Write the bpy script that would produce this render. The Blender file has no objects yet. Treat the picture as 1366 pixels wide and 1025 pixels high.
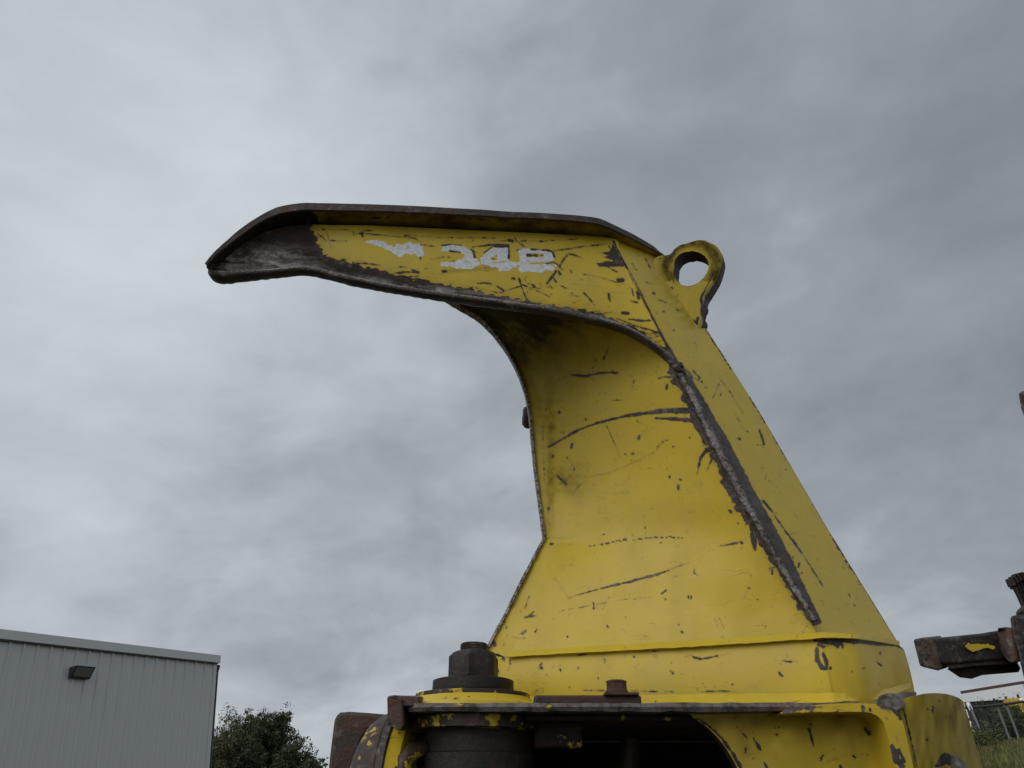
import bpy, math, random
import numpy as np
from mathutils import Matrix, Vector
random.seed(7); rng = np.random.default_rng(7)
scn = bpy.context.scene

# ------------------------------------------------------------------ camera
FPX = 1030.0; PITCH = math.radians(28.3); ROLL = math.radians(6.7); EYE = 1.6
cp, sp = math.cos(PITCH), math.sin(PITCH)
Fw = np.array([0, cp, sp]); R0 = np.array([1., 0, 0]); U0 = np.array([0, -sp, cp])
Rr = math.cos(ROLL)*R0 - math.sin(ROLL)*U0
Ur = math.sin(ROLL)*R0 + math.cos(ROLL)*U0
cd = bpy.data.cameras.new('camera'); cam = bpy.data.objects.new('camera', cd); scn.collection.objects.link(cam)
m = Matrix.Identity(4)
for i in range(3):
    m[i][0], m[i][1], m[i][2] = Rr[i], Ur[i], -Fw[i]
m[0][3], m[1][3], m[2][3] = 0, 0, EYE
cam.matrix_world = m
cd.sensor_width = 36; cd.lens = 36*FPX/1366; cd.clip_start = .05; cd.clip_end = 3000
scn.camera = cam

# ------------------------------------------------------------------ sky and sun
SUN_EL = math.radians(42); SUN_AZ = math.radians(-138)      # azimuth from +Y towards +X
w = bpy.data.worlds.new('World'); scn.world = w; w.use_nodes = True
nt = w.node_tree; N = nt.nodes; Lk = nt.links; N.clear()
def nd(t, **k):
    n = N.new(t)
    for a, b in k.items(): setattr(n, a, b)
    return n
sky = nd('ShaderNodeTexSky', sky_type='NISHITA', sun_disc=False, sun_elevation=SUN_EL, sun_rotation=SUN_AZ)
tc = nd('ShaderNodeTexCoord')
sep = nd('ShaderNodeSeparateXYZ'); Lk.new(tc.outputs['Generated'], sep.inputs[0])
def mth(op, a, b=None, c=None, clamp=False):
    n = nd('ShaderNodeMath', operation=op); n.use_clamp = clamp
    for i, v in enumerate((a, b, c)):
        if v is None: continue
        if isinstance(v, (int, float)): n.inputs[i].default_value = v
        else: Lk.new(v, n.inputs[i])
    return n.outputs[0]
zc = mth('ADD', mth('MAXIMUM', sep.outputs[2], 0.0), 0.22)
cmb = nd('ShaderNodeCombineXYZ')
Lk.new(mth('DIVIDE', sep.outputs[0], zc), cmb.inputs[0]); Lk.new(mth('DIVIDE', sep.outputs[1], zc), cmb.inputs[1])
def noise(scale, detail, rough, off, dist=0.0, sx=1, sy=1, rot=0.0):
    mp = nd('ShaderNodeMapping'); mp.inputs['Location'].default_value = off; mp.inputs['Scale'].default_value = (sx, sy, 1)
    mp.inputs['Rotation'].default_value = (0, 0, rot)
    Lk.new(cmb.outputs[0], mp.inputs[0])
    n = nd('ShaderNodeTexNoise'); n.inputs['Scale'].default_value = scale; n.inputs['Detail'].default_value = detail
    n.inputs['Roughness'].default_value = rough; n.inputs['Distortion'].default_value = dist
    Lk.new(mp.outputs[0], n.inputs['Vector']); return n.outputs[0]
n1 = noise(1.3, 5, .52, (3.1, 1.7, 0), .25)
def dnoise(scale, detail, rough, off, sc3, dist=.3):  # noise on the direction itself
    mp = nd('ShaderNodeMapping'); mp.inputs['Location'].default_value = off; mp.inputs['Scale'].default_value = sc3; Lk.new(tc.outputs['Generated'], mp.inputs[0])
    n = nd('ShaderNodeTexNoise'); n.inputs['Scale'].default_value = scale; n.inputs['Detail'].default_value = detail; n.inputs['Roughness'].default_value = rough; n.inputs['Distortion'].default_value = dist
    Lk.new(mp.outputs[0], n.inputs['Vector']); return n.outputs[0]
n2 = dnoise(5.0, 7, .56, (2.4, 1.2, 5), (1, 1, 1.9), .25)
n5 = dnoise(6.5, 8, .58, (5.4, 3.2, 1), (1, 1, 1.9), .45)
n3 = noise(.62, 2, .5, (1.5, 4.3, 6))
mix = mth('ADD', mth('MULTIPLY', n1, .30), mth('ADD', mth('MULTIPLY', n2, .48), mth('MULTIPLY', n3, .22)))
def dirblob(v, width, amt):
    v = np.array(v, float); v /= np.linalg.norm(v)
    d = nd('ShaderNodeVectorMath', operation='DOT_PRODUCT'); Lk.new(tc.outputs['Generated'], d.inputs[0]); d.inputs[1].default_value = v
    e = mth('MULTIPLY', mth('SUBTRACT', d.outputs['Value'], 1.0), 1.0/width)
    return mth('MULTIPLY', mth('POWER', 2.71828, e), amt)
def pdir(x, y): return Fw + Rr*(x-683)/FPX + Ur*(512.5-y)/FPX
# broad thin and thick places of the cloud deck
SKYBLOBS = [(pdir(230, 260), .09, .15), (pdir(60, 430), .03, .10), (pdir(1350, 40), .12, -.24), (pdir(480, 330), .012, .04),
            (pdir(1250, 620), .05, -.10), (pdir(520, 650), .03, -.12), (pdir(330, 640), .018, -.05), (pdir(1090, 400), .012, .05), (pdir(60, 730), .003, .06),
            (pdir(1280, 395), .006, .03), (pdir(560, 1000), .02, .03), (pdir(690, 200), .008, -.05), (pdir(420, 1000), .03, .02)]
lowf = mth('SUBTRACT', 1.0, mth('MULTIPLY', sep.outputs[2], 1.9), clamp=True)
tot = mth('ADD', mth('ADD', mth('MULTIPLY', mth('SUBTRACT', mix, .5), .85), .5), mth('MULTIPLY', mth('MULTIPLY', mth('SUBTRACT', n5, .5), lowf), .62))
for v, wd, a in SKYBLOBS: tot = mth('ADD', tot, dirblob(v, wd, a))
ramp = nd('ShaderNodeValToRGB'); Lk.new(tot, ramp.inputs[0])
el = ramp.color_ramp.elements
el[0].position = .18; el[0].color = (.226, .250, .278, 1)
el[1].position = .82; el[1].color = (.690, .742, .785, 1)
e = el.new(.38); e.color = (.328, .359, .391, 1)
e = el.new(.56); e.color = (.498, .542, .580, 1)
# overcast: the cloud deck hides nearly all of the clear Nishita sky
bg1 = nd('ShaderNodeBackground'); Lk.new(sky.outputs[0], bg1.inputs[0]); bg1.inputs[1].default_value = .05
bg2 = nd('ShaderNodeBackground'); Lk.new(ramp.outputs[0], bg2.inputs[0]); bg2.inputs[1].default_value = 1.0
mx = nd('ShaderNodeMixShader'); mx.inputs[0].default_value = .93
Lk.new(bg1.outputs[0], mx.inputs[1]); Lk.new(bg2.outputs[0], mx.inputs[2])
out = nd('ShaderNodeOutputWorld'); Lk.new(mx.outputs[0], out.inputs[0])

sd = bpy.data.lights.new('sun', 'SUN'); sd.energy = 1.15; sd.angle = math.radians(50); sd.color = (1, .97, .92)
sun = bpy.data.objects.new('sun', sd); scn.collection.objects.link(sun)
SUNL_AZ, SUNL_EL = SUN_AZ, SUN_EL
sdir = Vector((math.sin(SUNL_AZ)*math.cos(SUNL_EL), math.cos(SUNL_AZ)*math.cos(SUNL_EL), math.sin(SUNL_EL)))
sun.rotation_euler = (-sdir).to_track_quat('-Z', 'Y').to_euler()
scn.view_settings.view_transform = 'Standard'; scn.view_settings.look = 'None'
scn.view_settings.exposure = 0.0; scn.view_settings.gamma = 1; scn.view_settings.use_curve_mapping = False

# ------------------------------------------------------------------ frames
C = np.array([0, 0, EYE])
def wray(x, y): return Fw + Rr*(x-683)/FPX + Ur*(512.5-y)/FPX
def W_at(x, y, dist):                      # world point on the sight line at horizontal distance dist
    d = wray(x, y); return C + d*dist/math.hypot(d[0], d[1])
def W_z(x, y, z):
    d = wray(x, y); return C + d*(z-EYE)/d[2]
# the machine stands tilted a few degrees; its own axes: X across, Y away, Z up
def V(x, y, Y):
    d = np.array([(x-683)/FPX, cp-(512.5-y)/FPX*sp, sp+(512.5-y)/FPX*cp]); return d*Y/d[1]
def proj(P):
    P = np.asarray(P, float); c = P[..., 1]*cp+P[..., 2]*sp; u = -P[..., 1]*sp+P[..., 2]*cp
    return 683+FPX*P[..., 0]/c, 512.5-FPX*u/c
RM = np.column_stack([Rr, 0*Rr, 0*Rr]); RM = np.outer(Rr, R0)+np.outer(Ur, U0)+np.outer(Fw, Fw)

# ------------------------------------------------------------------ object helpers
def tag(o, label=None, cat=None, group=None, kind=None):
    if label: o['label'] = label
    if cat: o['category'] = cat
    if group: o['group'] = group
    if kind: o['kind'] = kind
    return o
def link(name, me, mat, parent=None):
    o = bpy.data.objects.new(name, me); scn.collection.objects.link(o)
    if mat is not None and len(me.materials) == 0:
        for mm in (mat if isinstance(mat, (list, tuple)) else [mat]): me.materials.append(mm)
    if parent is not None: o.parent = parent
    return o
def mesh(name, verts, faces, smooth=False, attrs=None):
    me = bpy.data.meshes.new(name)
    me.from_pydata([tuple(map(float, v)) for v in verts], [], [tuple(map(int, f)) for f in faces]); me.update()
    if smooth: me.polygons.foreach_set('use_smooth', np.ones(len(me.polygons), bool))
    if attrs:
        for k, a in attrs.items():
            if k in ('wear', 'white'): a = np.asarray(a)+10.0
            at = me.attributes.new(k, 'FLOAT', 'POINT'); at.data.foreach_set('value', np.asarray(a, np.float32).ravel())
    return me
class MB:
    def __init__(s): s.v = []; s.f = []
    def add(s, vs, fs):
        n = len(s.v); s.v += [tuple(v) for v in vs]; s.f += [tuple(i+n for i in f) for f in fs]
    def box(s, lo, hi, M=None):
        x0, y0, z0 = lo; x1, y1, z1 = hi
        vs = [(x0,y0,z0),(x1,y0,z0),(x1,y1,z0),(x0,y1,z0),(x0,y0,z1),(x1,y0,z1),(x1,y1,z1),(x0,y1,z1)]
        if M is not None: vs = [tuple(M @ Vector(v)) for v in vs]
        s.add(vs, [(0,3,2,1),(4,5,6,7),(0,1,5,4),(1,2,6,5),(2,3,7,6),(3,0,4,7)])
    def hexa(s, a, b):                     # loop a and loop b of equal length joined into a closed solid
        n = len(a); s.add(list(a)+list(b), [tuple(range(n))[::-1], tuple(range(n, 2*n))]+[(i, (i+1) % n, n+(i+1) % n, n+i) for i in range(n)])
    def tube(s, pts, rad, sides=8, squash=1.0, up=(0, 0, 1), cap=True, phase=0.0):
        pts = [Vector(map(float, p)) for p in pts]; n = len(pts); rings = []
        for i, q in enumerate(pts):
            t = (pts[min(i+1, n-1)]-pts[max(i-1, 0)]).normalized()
            a = t.cross(Vector(up));
            if a.length < 1e-4: a = t.cross(Vector((1, 0, 0)))
            a.normalize(); b = a.cross(t)
            r = rad[i] if hasattr(rad, '__len__') else rad
            rings.append([q+a*(math.cos(phase+2*math.pi*k/sides)*r)+b*(math.sin(phase+2*math.pi*k/sides)*r*squash) for k in range(sides)])
        vs = [v for r_ in rings for v in r_]; fs = []
        for i in range(n-1):
            for k in range(sides):
                k2 = (k+1) % sides; fs.append((i*sides+k, i*sides+k2, (i+1)*sides+k2, (i+1)*sides+k))
        if cap: fs += [tuple(range(sides))[::-1], tuple((n-1)*sides+k for k in range(sides))]
        s.add(vs, fs)
    def lathe(s, prof, M, n=32, capped=True):   # profile of (radius, height) round the local Z of M
        rings = []
        for r, h in prof: rings.append([M @ Vector((r*math.cos(2*math.pi*k/n), r*math.sin(2*math.pi*k/n), h)) for k in range(n)])
        vs = [v for r_ in rings for v in r_]; fs = []
        for i in range(len(prof)-1):
            for k in range(n):
                k2 = (k+1) % n; fs.append((i*n+k, i*n+k2, (i+1)*n+k2, (i+1)*n+k))
        if capped: fs += [tuple(range(n))[::-1], tuple((len(prof)-1)*n+k for k in range(n))]
        s.add(vs, fs)
    def build(s, name, mat, parent=None, smooth=False, bevel=0, auto=None):
        o = link(name, mesh(name, s.v, s.f, smooth), mat, parent)
        if auto is not None:
            o.data.polygons.foreach_set('use_smooth', np.ones(len(o.data.polygons), bool))
            o.data.set_sharp_from_angle(angle=math.radians(auto))
        if bevel:
            b = o.modifiers.new('bevel', 'BEVEL'); b.width = bevel; b.segments = 2; b.limit_method = 'ANGLE'; b.angle_limit = math.radians(35)
        return o
def cr(pts, n):                            # Catmull-Rom resample to n points by arc length
    P = np.array(pts, float); Q = np.vstack([2*P[0]-P[1], P, 2*P[-1]-P[-2]]); out = []
    for i in range(1, len(Q)-2):
        for t in np.linspace(0, 1, 24, endpoint=False):
            a, b, c, d = Q[i-1], Q[i], Q[i+1], Q[i+2]
            out.append(.5*((2*b)+(-a+c)*t+(2*a-5*b+4*c-d)*t*t+(-a+3*b-3*c+d)*t**3))
    out.append(P[-1]); return lin(out, n)
def lin(pts, n):
    P = np.array(pts, float); s = np.r_[0, np.cumsum(np.linalg.norm(np.diff(P, axis=0), axis=1))]
    t = np.linspace(0, s[-1], n); return np.column_stack([np.interp(t, s, P[:, k]) for k in range(P.shape[1])])
def byidx(pts, n, sm=True):                # resample by row index so that matching rows stay matched
    P = np.array(pts, float); k = len(P); t = np.linspace(0, k-1, n); i = np.clip(t.astype(int), 0, k-2); u = (t-i)[:, None]
    if not sm: return P[i]*(1-u)+P[i+1]*u
    Q = np.vstack([2*P[0]-P[1], P, 2*P[-1]-P[-2]]); a, b, c, d = Q[i], Q[i+1], Q[i+2], Q[i+3]
    return .5*(2*b+(-a+c)*u+(2*a-5*b+4*c-d)*u**2+(-a+3*b-3*c+d)*u**3)
# value noise in plain numpy
_tab = rng.random((256, 256))
def vnoise(x, y, s):
    x = np.asarray(x)/s; y = np.asarray(y)/s; xi = np.floor(x).astype(int); yi = np.floor(y).astype(int)
    fx = x-xi; fy = y-yi; fx = fx*fx*(3-2*fx); fy = fy*fy*(3-2*fy)
    g = lambda a, b: _tab[a % 256, b % 256]
    return (g(xi, yi)*(1-fx)+g(xi+1, yi)*fx)*(1-fy)+(g(xi, yi+1)*(1-fx)+g(xi+1, yi+1)*fx)*fy

# ------------------------------------------------------------------ wear: signed distance (in marks' millimetre-like units) of bare steel inside the paint
def seg_sdf(X, Y, pts, wd, dash=0):
    best = np.full(X.shape, -40.0); P = np.array(pts, float); n = len(P)
    wd = np.asarray(wd if hasattr(wd, '__len__') else [wd]*n, float)
    if len(wd) != n: wd = np.interp(np.linspace(0, 1, n), np.linspace(0, 1, len(wd)), wd)
    x0, y0 = P.min(0)-12; x1, y1 = P.max(0)+12
    mk = (X > x0) & (X < x1) & (Y > y0) & (Y < y1)
    if not mk.any(): return best
    x = X[mk]; y = Y[mk]; b = np.full(x.shape, -40.0)
    for i in range(n-1):
        d = P[i+1]-P[i]; L = max(d@d, 1e-9); t = np.clip(((x-P[i, 0])*d[0]+(y-P[i, 1])*d[1])/L, 0, 1)
        D = np.hypot(x-P[i, 0]-t*d[0], y-P[i, 1]-t*d[1]); b = np.maximum(b, wd[i]*(1-t)+wd[i+1]*t-D)
    if dash: b = b-(vnoise(x*1.0, y*1.0, 2.6) > .55)*dash
    best[mk] = b; return best
def poly_sdf(X, Y, pts):
    P = np.array(pts, float); x0, y0 = P.min(0)-14; x1, y1 = P.max(0)+14
    best = np.full(X.shape, -40.0); mk = (X > x0) & (X < x1) & (Y > y0) & (Y < y1)
    if not mk.any(): return best
    x = X[mk]; y = Y[mk]; D = np.full(x.shape, 1e9); ins = np.zeros(x.shape, bool); n = len(P)
    for i in range(n):
        a = P[i]; c = P[(i+1) % n]; d = c-a; L = max(d@d, 1e-9); t = np.clip(((x-a[0])*d[0]+(y-a[1])*d[1])/L, 0, 1)
        D = np.minimum(D, np.hypot(x-a[0]-t*d[0], y-a[1]-t*d[1]))
        if a[1] != c[1]:
            cr_ = ((a[1] > y) != (c[1] > y)) & (x < (c[0]-a[0])*(y-a[1])/(c[1]-a[1])+a[0]); ins ^= cr_
    best[mk] = np.where(ins, D, -D); return best
def field(X, Y, strokes=(), polys=(), specks=0, seed=0, rag=1.2):
    f = np.full(X.shape, -30.0)
    for s in strokes: f = np.maximum(f, seg_sdf(X, Y, s[0], s[1], s[2] if len(s) > 2 else 0))
    for p_ in polys: f = np.maximum(f, poly_sdf(X, Y, p_))
    r = np.random.default_rng(seed)
    if specks:
        x0, x1, y0, y1 = X.min(), X.max(), Y.min(), Y.max()
        for _ in range(specks):
            cx, cy = r.uniform(x0, x1), r.uniform(y0, y1); s = .35+.85*r.random()**4; a = r.uniform(0, 6.28); l = s*r.uniform(0, 2.5)
            f = np.maximum(f, seg_sdf(X, Y, [(cx, cy), (cx+l*math.cos(a), cy+l*math.sin(a))], s))
    f = f+(vnoise(X, Y, 2.3)-.5)*rag+(vnoise(X+50, Y+9, 6.1)-.5)*rag*1.3
    return f

# ------------------------------------------------------------------ materials
def newmat(name):
    mt = bpy.data.materials.new(name); mt.use_nodes = True; t = mt.node_tree; t.nodes.clear()
    o = t.nodes.new('ShaderNodeOutputMaterial'); b = t.nodes.new('ShaderNodeBsdfPrincipled'); t.links.new(b.outputs[0], o.inputs[0]); return mt, t, b
class NB:
    def __init__(s, t): s.t = t; s.tc = t.nodes.new('ShaderNodeTexCoord')
    def n(s, typ, **k):
        x = s.t.nodes.new(typ)
        for a, b in k.items(): setattr(x, a, b)
        return x
    def set(s, sock, v):
        if isinstance(v, (int, float)): sock.default_value = v
        elif isinstance(v, tuple): sock.default_value = v if len(v) == 4 else v+(1,)
        else: s.t.links.new(v, sock)
    def noise(s, sc, det=4, ro=.55, vec=None, dist=0, scale3=None):
        x = s.n('ShaderNodeTexNoise'); x.inputs['Scale'].default_value = sc; x.inputs['Detail'].default_value = det
        x.inputs['Roughness'].default_value = ro; x.inputs['Distortion'].default_value = dist
        src = vec or s.tc.outputs['Object']
        if scale3:
            mp = s.n('ShaderNodeMapping'); mp.inputs['Scale'].default_value = scale3; s.t.links.new(src, mp.inputs[0]); src = mp.outputs[0]
        s.t.links.new(src, x.inputs['Vector']); return x.outputs[0]
    def m(s, op, a, b=None, c=None, clamp=False):
        x = s.n('ShaderNodeMath', operation=op); x.use_clamp = clamp
        for i, v in enumerate((a, b, c)):
            if v is not None: s.set(x.inputs[i], v)
        return x.outputs[0]
    def mix(s, f, a, b, mode='MIX'):
        x = s.n('ShaderNodeMix', data_type='RGBA', blend_type=mode); s.set(x.inputs[0], f); s.set(x.inputs[6], a); s.set(x.inputs[7], b); return x.outputs[2]
    def step(s, v, lo, hi):
        x = s.n('ShaderNodeMapRange', interpolation_type='SMOOTHSTEP'); s.set(x.inputs[0], v)
        x.inputs[1].default_value = lo; x.inputs[2].default_value = hi; return x.outputs[0]
    def attr(s, name):
        x = s.n('ShaderNodeAttribute', attribute_name=name); return x.outputs['Fac']
    def bump(s, h, strength, dist, nrm=None):
        x = s.n('ShaderNodeBump'); x.inputs['Strength'].default_value = strength; x.inputs['Distance'].default_value = dist
        s.set(x.inputs['Height'], h)
        if nrm: s.t.links.new(nrm, x.inputs['Normal'])
        return x.outputs[0]
STEEL_D = (.048, .037, .032); STEEL_L = (.25, .222, .205)
def steel_color(b, light):
    g = b.noise(55, 6, .62); g2 = b.noise(16, 4, .6); rust = b.noise(9, 4, .6)
    c = b.mix(b.step(b.m('ADD', b.m('MULTIPLY', g, .55), b.m('MULTIPLY', g2, .45)), .62-light*.30, .80-light*.22), STEEL_D, STEEL_L)
    c = b.mix(b.m('MULTIPLY', b.step(b.noise(48, 4, .65), .52, .66), .45), c, (.12, .055, .028))
    return b.mix(b.m('MULTIPLY', b.step(rust, .52, .72), .5), c, (.105, .048, .026))
def paint_mat(name, base=(.64, .452, .022), chips=.0, dirty=.25, bare_off=0.0, light=.25):
    """worn enamel on steel. attributes: wear (signed distance of bare steel), white (stencil paint), grime, polish"""
    mt, t, b_ = newmat(name); b = NB(t)
    wear = b.m('SUBTRACT', b.attr('wear'), 10.0); white = b.m('SUBTRACT', b.attr('white'), 10.0); grime_shade = b.attr('grime_shade'); polish = b.attr('polish')   # stored shifted by 10, so a missing attribute means unworn
    fine = b.noise(420, 3, .6); mid = b.noise(130, 4, .6)
    wv = b.m('ADD', b.m('SUBTRACT', wear, .34), b.m('MULTIPLY', b.m('SUBTRACT', fine, .5), 2.0))
    mask = b.step(wv, -.15, .35)
    if chips:                                        # small random chips over the whole part
        ch = b.m('MULTIPLY', b.step(b.noise(34, 6, .64), .70-chips*.14, .712-chips*.14), 1.0)
        mask = b.m('MAXIMUM', mask, ch)
    big = b.noise(3.2, 5, .6); streak = b.noise(9, 4, .6, scale3=(1, 1, .22)); blot = b.noise(24, 5, .65)
    col = b.mix(b.step(big, .35, .68), base, tuple(c*k for c, k in zip(base, (.90, .90, 1.3))))
    col = b.mix(b.m('MULTIPLY', b.step(streak, .50, .78), dirty), col, tuple(c*k for c, k in zip(base, (.55, .55, .9))))
    col = b.mix(b.m('MULTIPLY', b.step(blot, .58, .82), dirty*.8), col, (.20, .145, .030))
    col = b.mix(b.m('MULTIPLY', grime_shade, b.m('ADD', b.m('MULTIPLY', b.step(blot, .3, .7), .3), .7), clamp=True), col, (.052, .037, .018))
    for ang_, sc_, th in ((.35, 9, .0035), (-1.0, 7, .003), (1.25, 8, .003)):
        mp = b.n('ShaderNodeMapping'); mp.inputs['Rotation'].default_value = (0, ang_, 0); mp.inputs['Scale'].default_value = (.16, 1, 1.6); t.links.new(b.tc.outputs['Object'], mp.inputs[0])
        nn_ = b.noise(sc_, 3, .6, vec=mp.outputs[0], dist=.4); ln_ = b.step(b.m('ABSOLUTE', b.m('SUBTRACT', nn_, .5)), th, th*.3)
        col = b.mix(b.m('MULTIPLY', b.m('MULTIPLY', ln_, b.step(b.noise(11+sc_, 3, .6), .50, .60)), .55), col, (.16, .11, .035))
    dust = b.step(b.noise(5.5, 6, .7), .50, .75); col = b.mix(b.m('MULTIPLY', dust, .28), col, (.33, .27, .12))
    # faint halo of rust stain round the chips
    col = b.mix(b.m('MULTIPLY', b.step(wv, -2.2, .1), .35), col, (.20, .125, .03))
    wm = b.step(b.m('ADD', white, b.m('MULTIPLY', b.m('SUBTRACT', mid, .5), 2.2)), -.2, .35)
    col = b.mix(wm, col, b.mix(b.step(mid, .35, .7), (.56, .57, .60), (.76, .77, .80)))
    rub = b.noise(26, 7, .62, scale3=(.45, 1, 1.3), dist=.6)
    st = b.mix(b.m('MULTIPLY', polish, b.step(b.m('ADD', b.m('MULTIPLY', rub, .75), b.m('MULTIPLY', mid, .25)), .36, .68), clamp=True), steel_color(b, light), (.52, .475, .445))
    col = b.mix(mask, col, st)
    b.set(b_.inputs['Base Color'], col)
    b.set(b_.inputs['Roughness'], b.m('ADD', b.m('MULTIPLY', grime_shade, .45, clamp=True), b.m('ADD', b.m('MULTIPLY', mask, .17), b.m('ADD', b.m('MULTIPLY', blot, .22), .30)), clamp=True))
    b.set(b_.inputs['Specular IOR Level'], b.m('SUBTRACT', .42, b.m('MULTIPLY', grime_shade, .40, clamp=True), clamp=True))
    b.set(b_.inputs['Metallic'], b.m('MULTIPLY', mask, .35))
    h = b.m('ADD', b.m('MULTIPLY', mask, -1.0), b.m('MULTIPLY', b.m('MULTIPLY', mid, mask), .9))
    h = b.m('ADD', h, b.m('MULTIPLY', wm, .25))
    nb = b.bump(h, .7, .0012); nb = b.bump(b.noise(60, 3, .5), .12, .0015, nb); nb = b.bump(b.noise(7, 3, .5), .25, .004, nb)
    b.set(b_.inputs['Normal'], nb); return mt
def steel_mat(name, light=.3, tint=(1, 1, 1), yellow=0.0, rust=0.0, bump=.8):
    mt, t, b_ = newmat(name); b = NB(t)
    c = steel_color(b, light); c = b.mix(1.0, c, tint, 'MULTIPLY')
    if rust: c = b.mix(b.m('MULTIPLY', b.step(b.noise(13, 5, .65), .42, .62), rust), c, (.085, .034, .018))
    if yellow: c = b.mix(b.step(b.noise(19, 6, .66), .64-yellow*.26, .655-yellow*.26), c, (.50, .37, .03))
    b.set(b_.inputs['Base Color'], c); b_.inputs['Metallic'].default_value = .3
    b.set(b_.inputs['Roughness'], b.m('ADD', b.m('MULTIPLY', b.noise(40, 4, .6), .35), .38))
    nb = b.bump(b.noise(95, 5, .65), bump, .0022); nb = b.bump(b.noise(18, 4, .6), bump*.8, .006, nb); b.set(b_.inputs['Normal'], nb); return mt
def plain_mat(name, col, rough=.6, var=.15, sc=8, bump=0, metal=0, bsc=40):
    mt, t, b_ = newmat(name); b = NB(t)
    b.set(b_.inputs['Base Color'], b.mix(b.noise(sc, 5, .6), tuple(c*(1-var) for c in col), tuple(min(1, c*(1+var)) for c in col)))
    b_.inputs['Roughness'].default_value = rough; b_.inputs['Metallic'].default_value = metal
    if bump: b.set(b_.inputs['Normal'], b.bump(b.noise(bsc, 4, .6), bump, .01))
    return mt
M = {}
M['paint'] = paint_mat('worn_yellow_paint')
M['paint_chipped'] = paint_mat('chipped_yellow_paint', chips=.35, dirty=.5)
M['paint_dirty'] = paint_mat('dirty_yellow_paint', base=(.56, .392, .020), chips=.25, dirty=.8)
M['steel'] = steel_mat('worn_steel', .32)
M['steel_bright'] = steel_mat('rubbed_steel', .62)
M['steel_dark'] = steel_mat('dark_greasy_steel', .22, (.52, .52, .52), bump=.7)
mt, t, b_ = newmat('chipped_plate_edge'); b = NB(t)
b.set(b_.inputs['Base Color'], b.mix(b.step(b.noise(120, 5, .7), .46, .54), (.10, .065, .055), (.40, .37, .36))); b_.inputs['Roughness'].default_value = .6
b.set(b_.inputs['Normal'], b.bump(b.noise(120, 4, .6), .8, .003)); M['steel_edge'] = mt
M['rusty'] = steel_mat('rusty_steel', .25, rust=.75)
M['deck'] = steel_mat('deck_edge_steel', .85, (.80, .78, .76), yellow=.03, rust=.2)
M['flaky'] = steel_mat('flaking_yellow_steel', .35, (.85, .8, .8), yellow=.32, rust=.35)
M['inner'] = steel_mat('dark_inner_steel', .05, (.5, .42, .36), yellow=.18, rust=.4)  # dark tint for the block and rib under the deck
M['black'] = plain_mat('hollow_shade_black', (.016, .014, .012), .8)  # near-black colour stands in for the darkness of hollows

# ------------------------------------------------------------------ THE YELLOW FELLING HEAD
BASE = V(700, 945, 1.80)
def loc(P): return np.asarray(P, float)-BASE
head = bpy.data.objects.new('felling_head', None); scn.collection.objects.link(head)
head.empty_display_size = .2
mw = Matrix.Identity(4); wb = C+RM@BASE
for i in range(3):
    for j in range(3): mw[i][j] = RM[i, j]
    mw[i][3] = wb[i]
head.matrix_world = mw
tag(head, 'worn yellow steel felling head with a long horn arm reaching left against the grey sky', 'felling head')

def grid(name, G, mat, fieldfn=None, parent=head, flip=False):
    """G: nu x nv x 3 points in machine space"""
    nu, nv = G.shape[:2]; X, Y = proj(G)
    i = np.arange(nu*nv).reshape(nu, nv); q = np.stack([i[:-1, :-1], i[:-1, 1:], i[1:, 1:], i[1:, :-1]], -1).reshape(-1, 4)
    if flip: q = q[:, ::-1]
    me = bpy.data.meshes.new(name); vs = (G-BASE).reshape(-1, 3).astype(np.float32); nq = len(q)
    me.vertices.add(len(vs)); me.vertices.foreach_set('co', vs.ravel())
    me.loops.add(nq*4); me.loops.foreach_set('vertex_index', q.ravel().astype(np.int32))
    me.polygons.add(nq); me.polygons.foreach_set('loop_start', np.arange(0, nq*4, 4, dtype=np.int32))
    me.polygons.foreach_set('loop_total', np.full(nq, 4, np.int32)); me.update(); me.validate()
    me.polygons.foreach_set('use_smooth', np.ones(nq, bool))
    att = {'wear': np.full(X.shape, -30.0)}
    if fieldfn: att.update(fieldfn(X, Y))
    for k, a in att.items():
        if k in ('wear', 'white'): a = a+10.0
        z = me.attributes.new(k, 'FLOAT', 'POINT'); z.data.foreach_set('value', a.astype(np.float32).ravel())
    return link(name, me, mat, parent)
def ruled(cols, nu, splits, sm=True):
    """cols: list of matched control polylines; splits: points between neighbouring columns"""
    L = [byidx(c, nu, sm) for c in cols]; parts = []
    for k in range(len(L)-1):
        t = np.linspace(0, 1, splits[k]+1)[None, :, None]
        s = L[k][:, None, :]*(1-t)+L[k+1][:, None, :]*t
        parts.append(s if k == len(L)-2 else s[:, :-1])
    return np.concatenate(parts, 1)

# --- throat plate: the hollow inner face, turning from facing down (top) to facing the viewer (below)
rows = [  # far edge, bend, near edge
    ((600,400,1.838),(606,399,1.82),(612,398,1.735)),
    ((640,425,1.948),(652,424,1.93),(700,412,1.727)),
    ((668,456,2.008),(684,458,1.99),(770,424,1.720)),
    ((690,492,2.028),(706,494,2.01),(832,441,1.712)),
    ((702,525,2.028),(719,527,2.01),(880,470,1.702)),
    ((709,562,2.018),(730,563,2.00),(907,505,1.69)),
    ((713,605,2.018),(736,605,2.00),(932,550,1.69)),
    ((718,650,2.018),(740,650,2.00),(968,615,1.688)),
    ((725.8,708,2.000),(745.5,709,1.982),(1008,688,1.685)),
    ((727,720,1.998),(746,721,1.98),(1014,700,1.684)),
    ((721.5,731,1.993),(742,732,1.975),(1020,711,1.683)),
    ((698,775,1.968),(722,776,1.95),(1050,766,1.678)),
    ((676,820,1.948),(701,822,1.93),(1076,815,1.674)),
    ((652,866,1.918),(680,880,1.90),(1094,856,1.668))]
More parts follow.
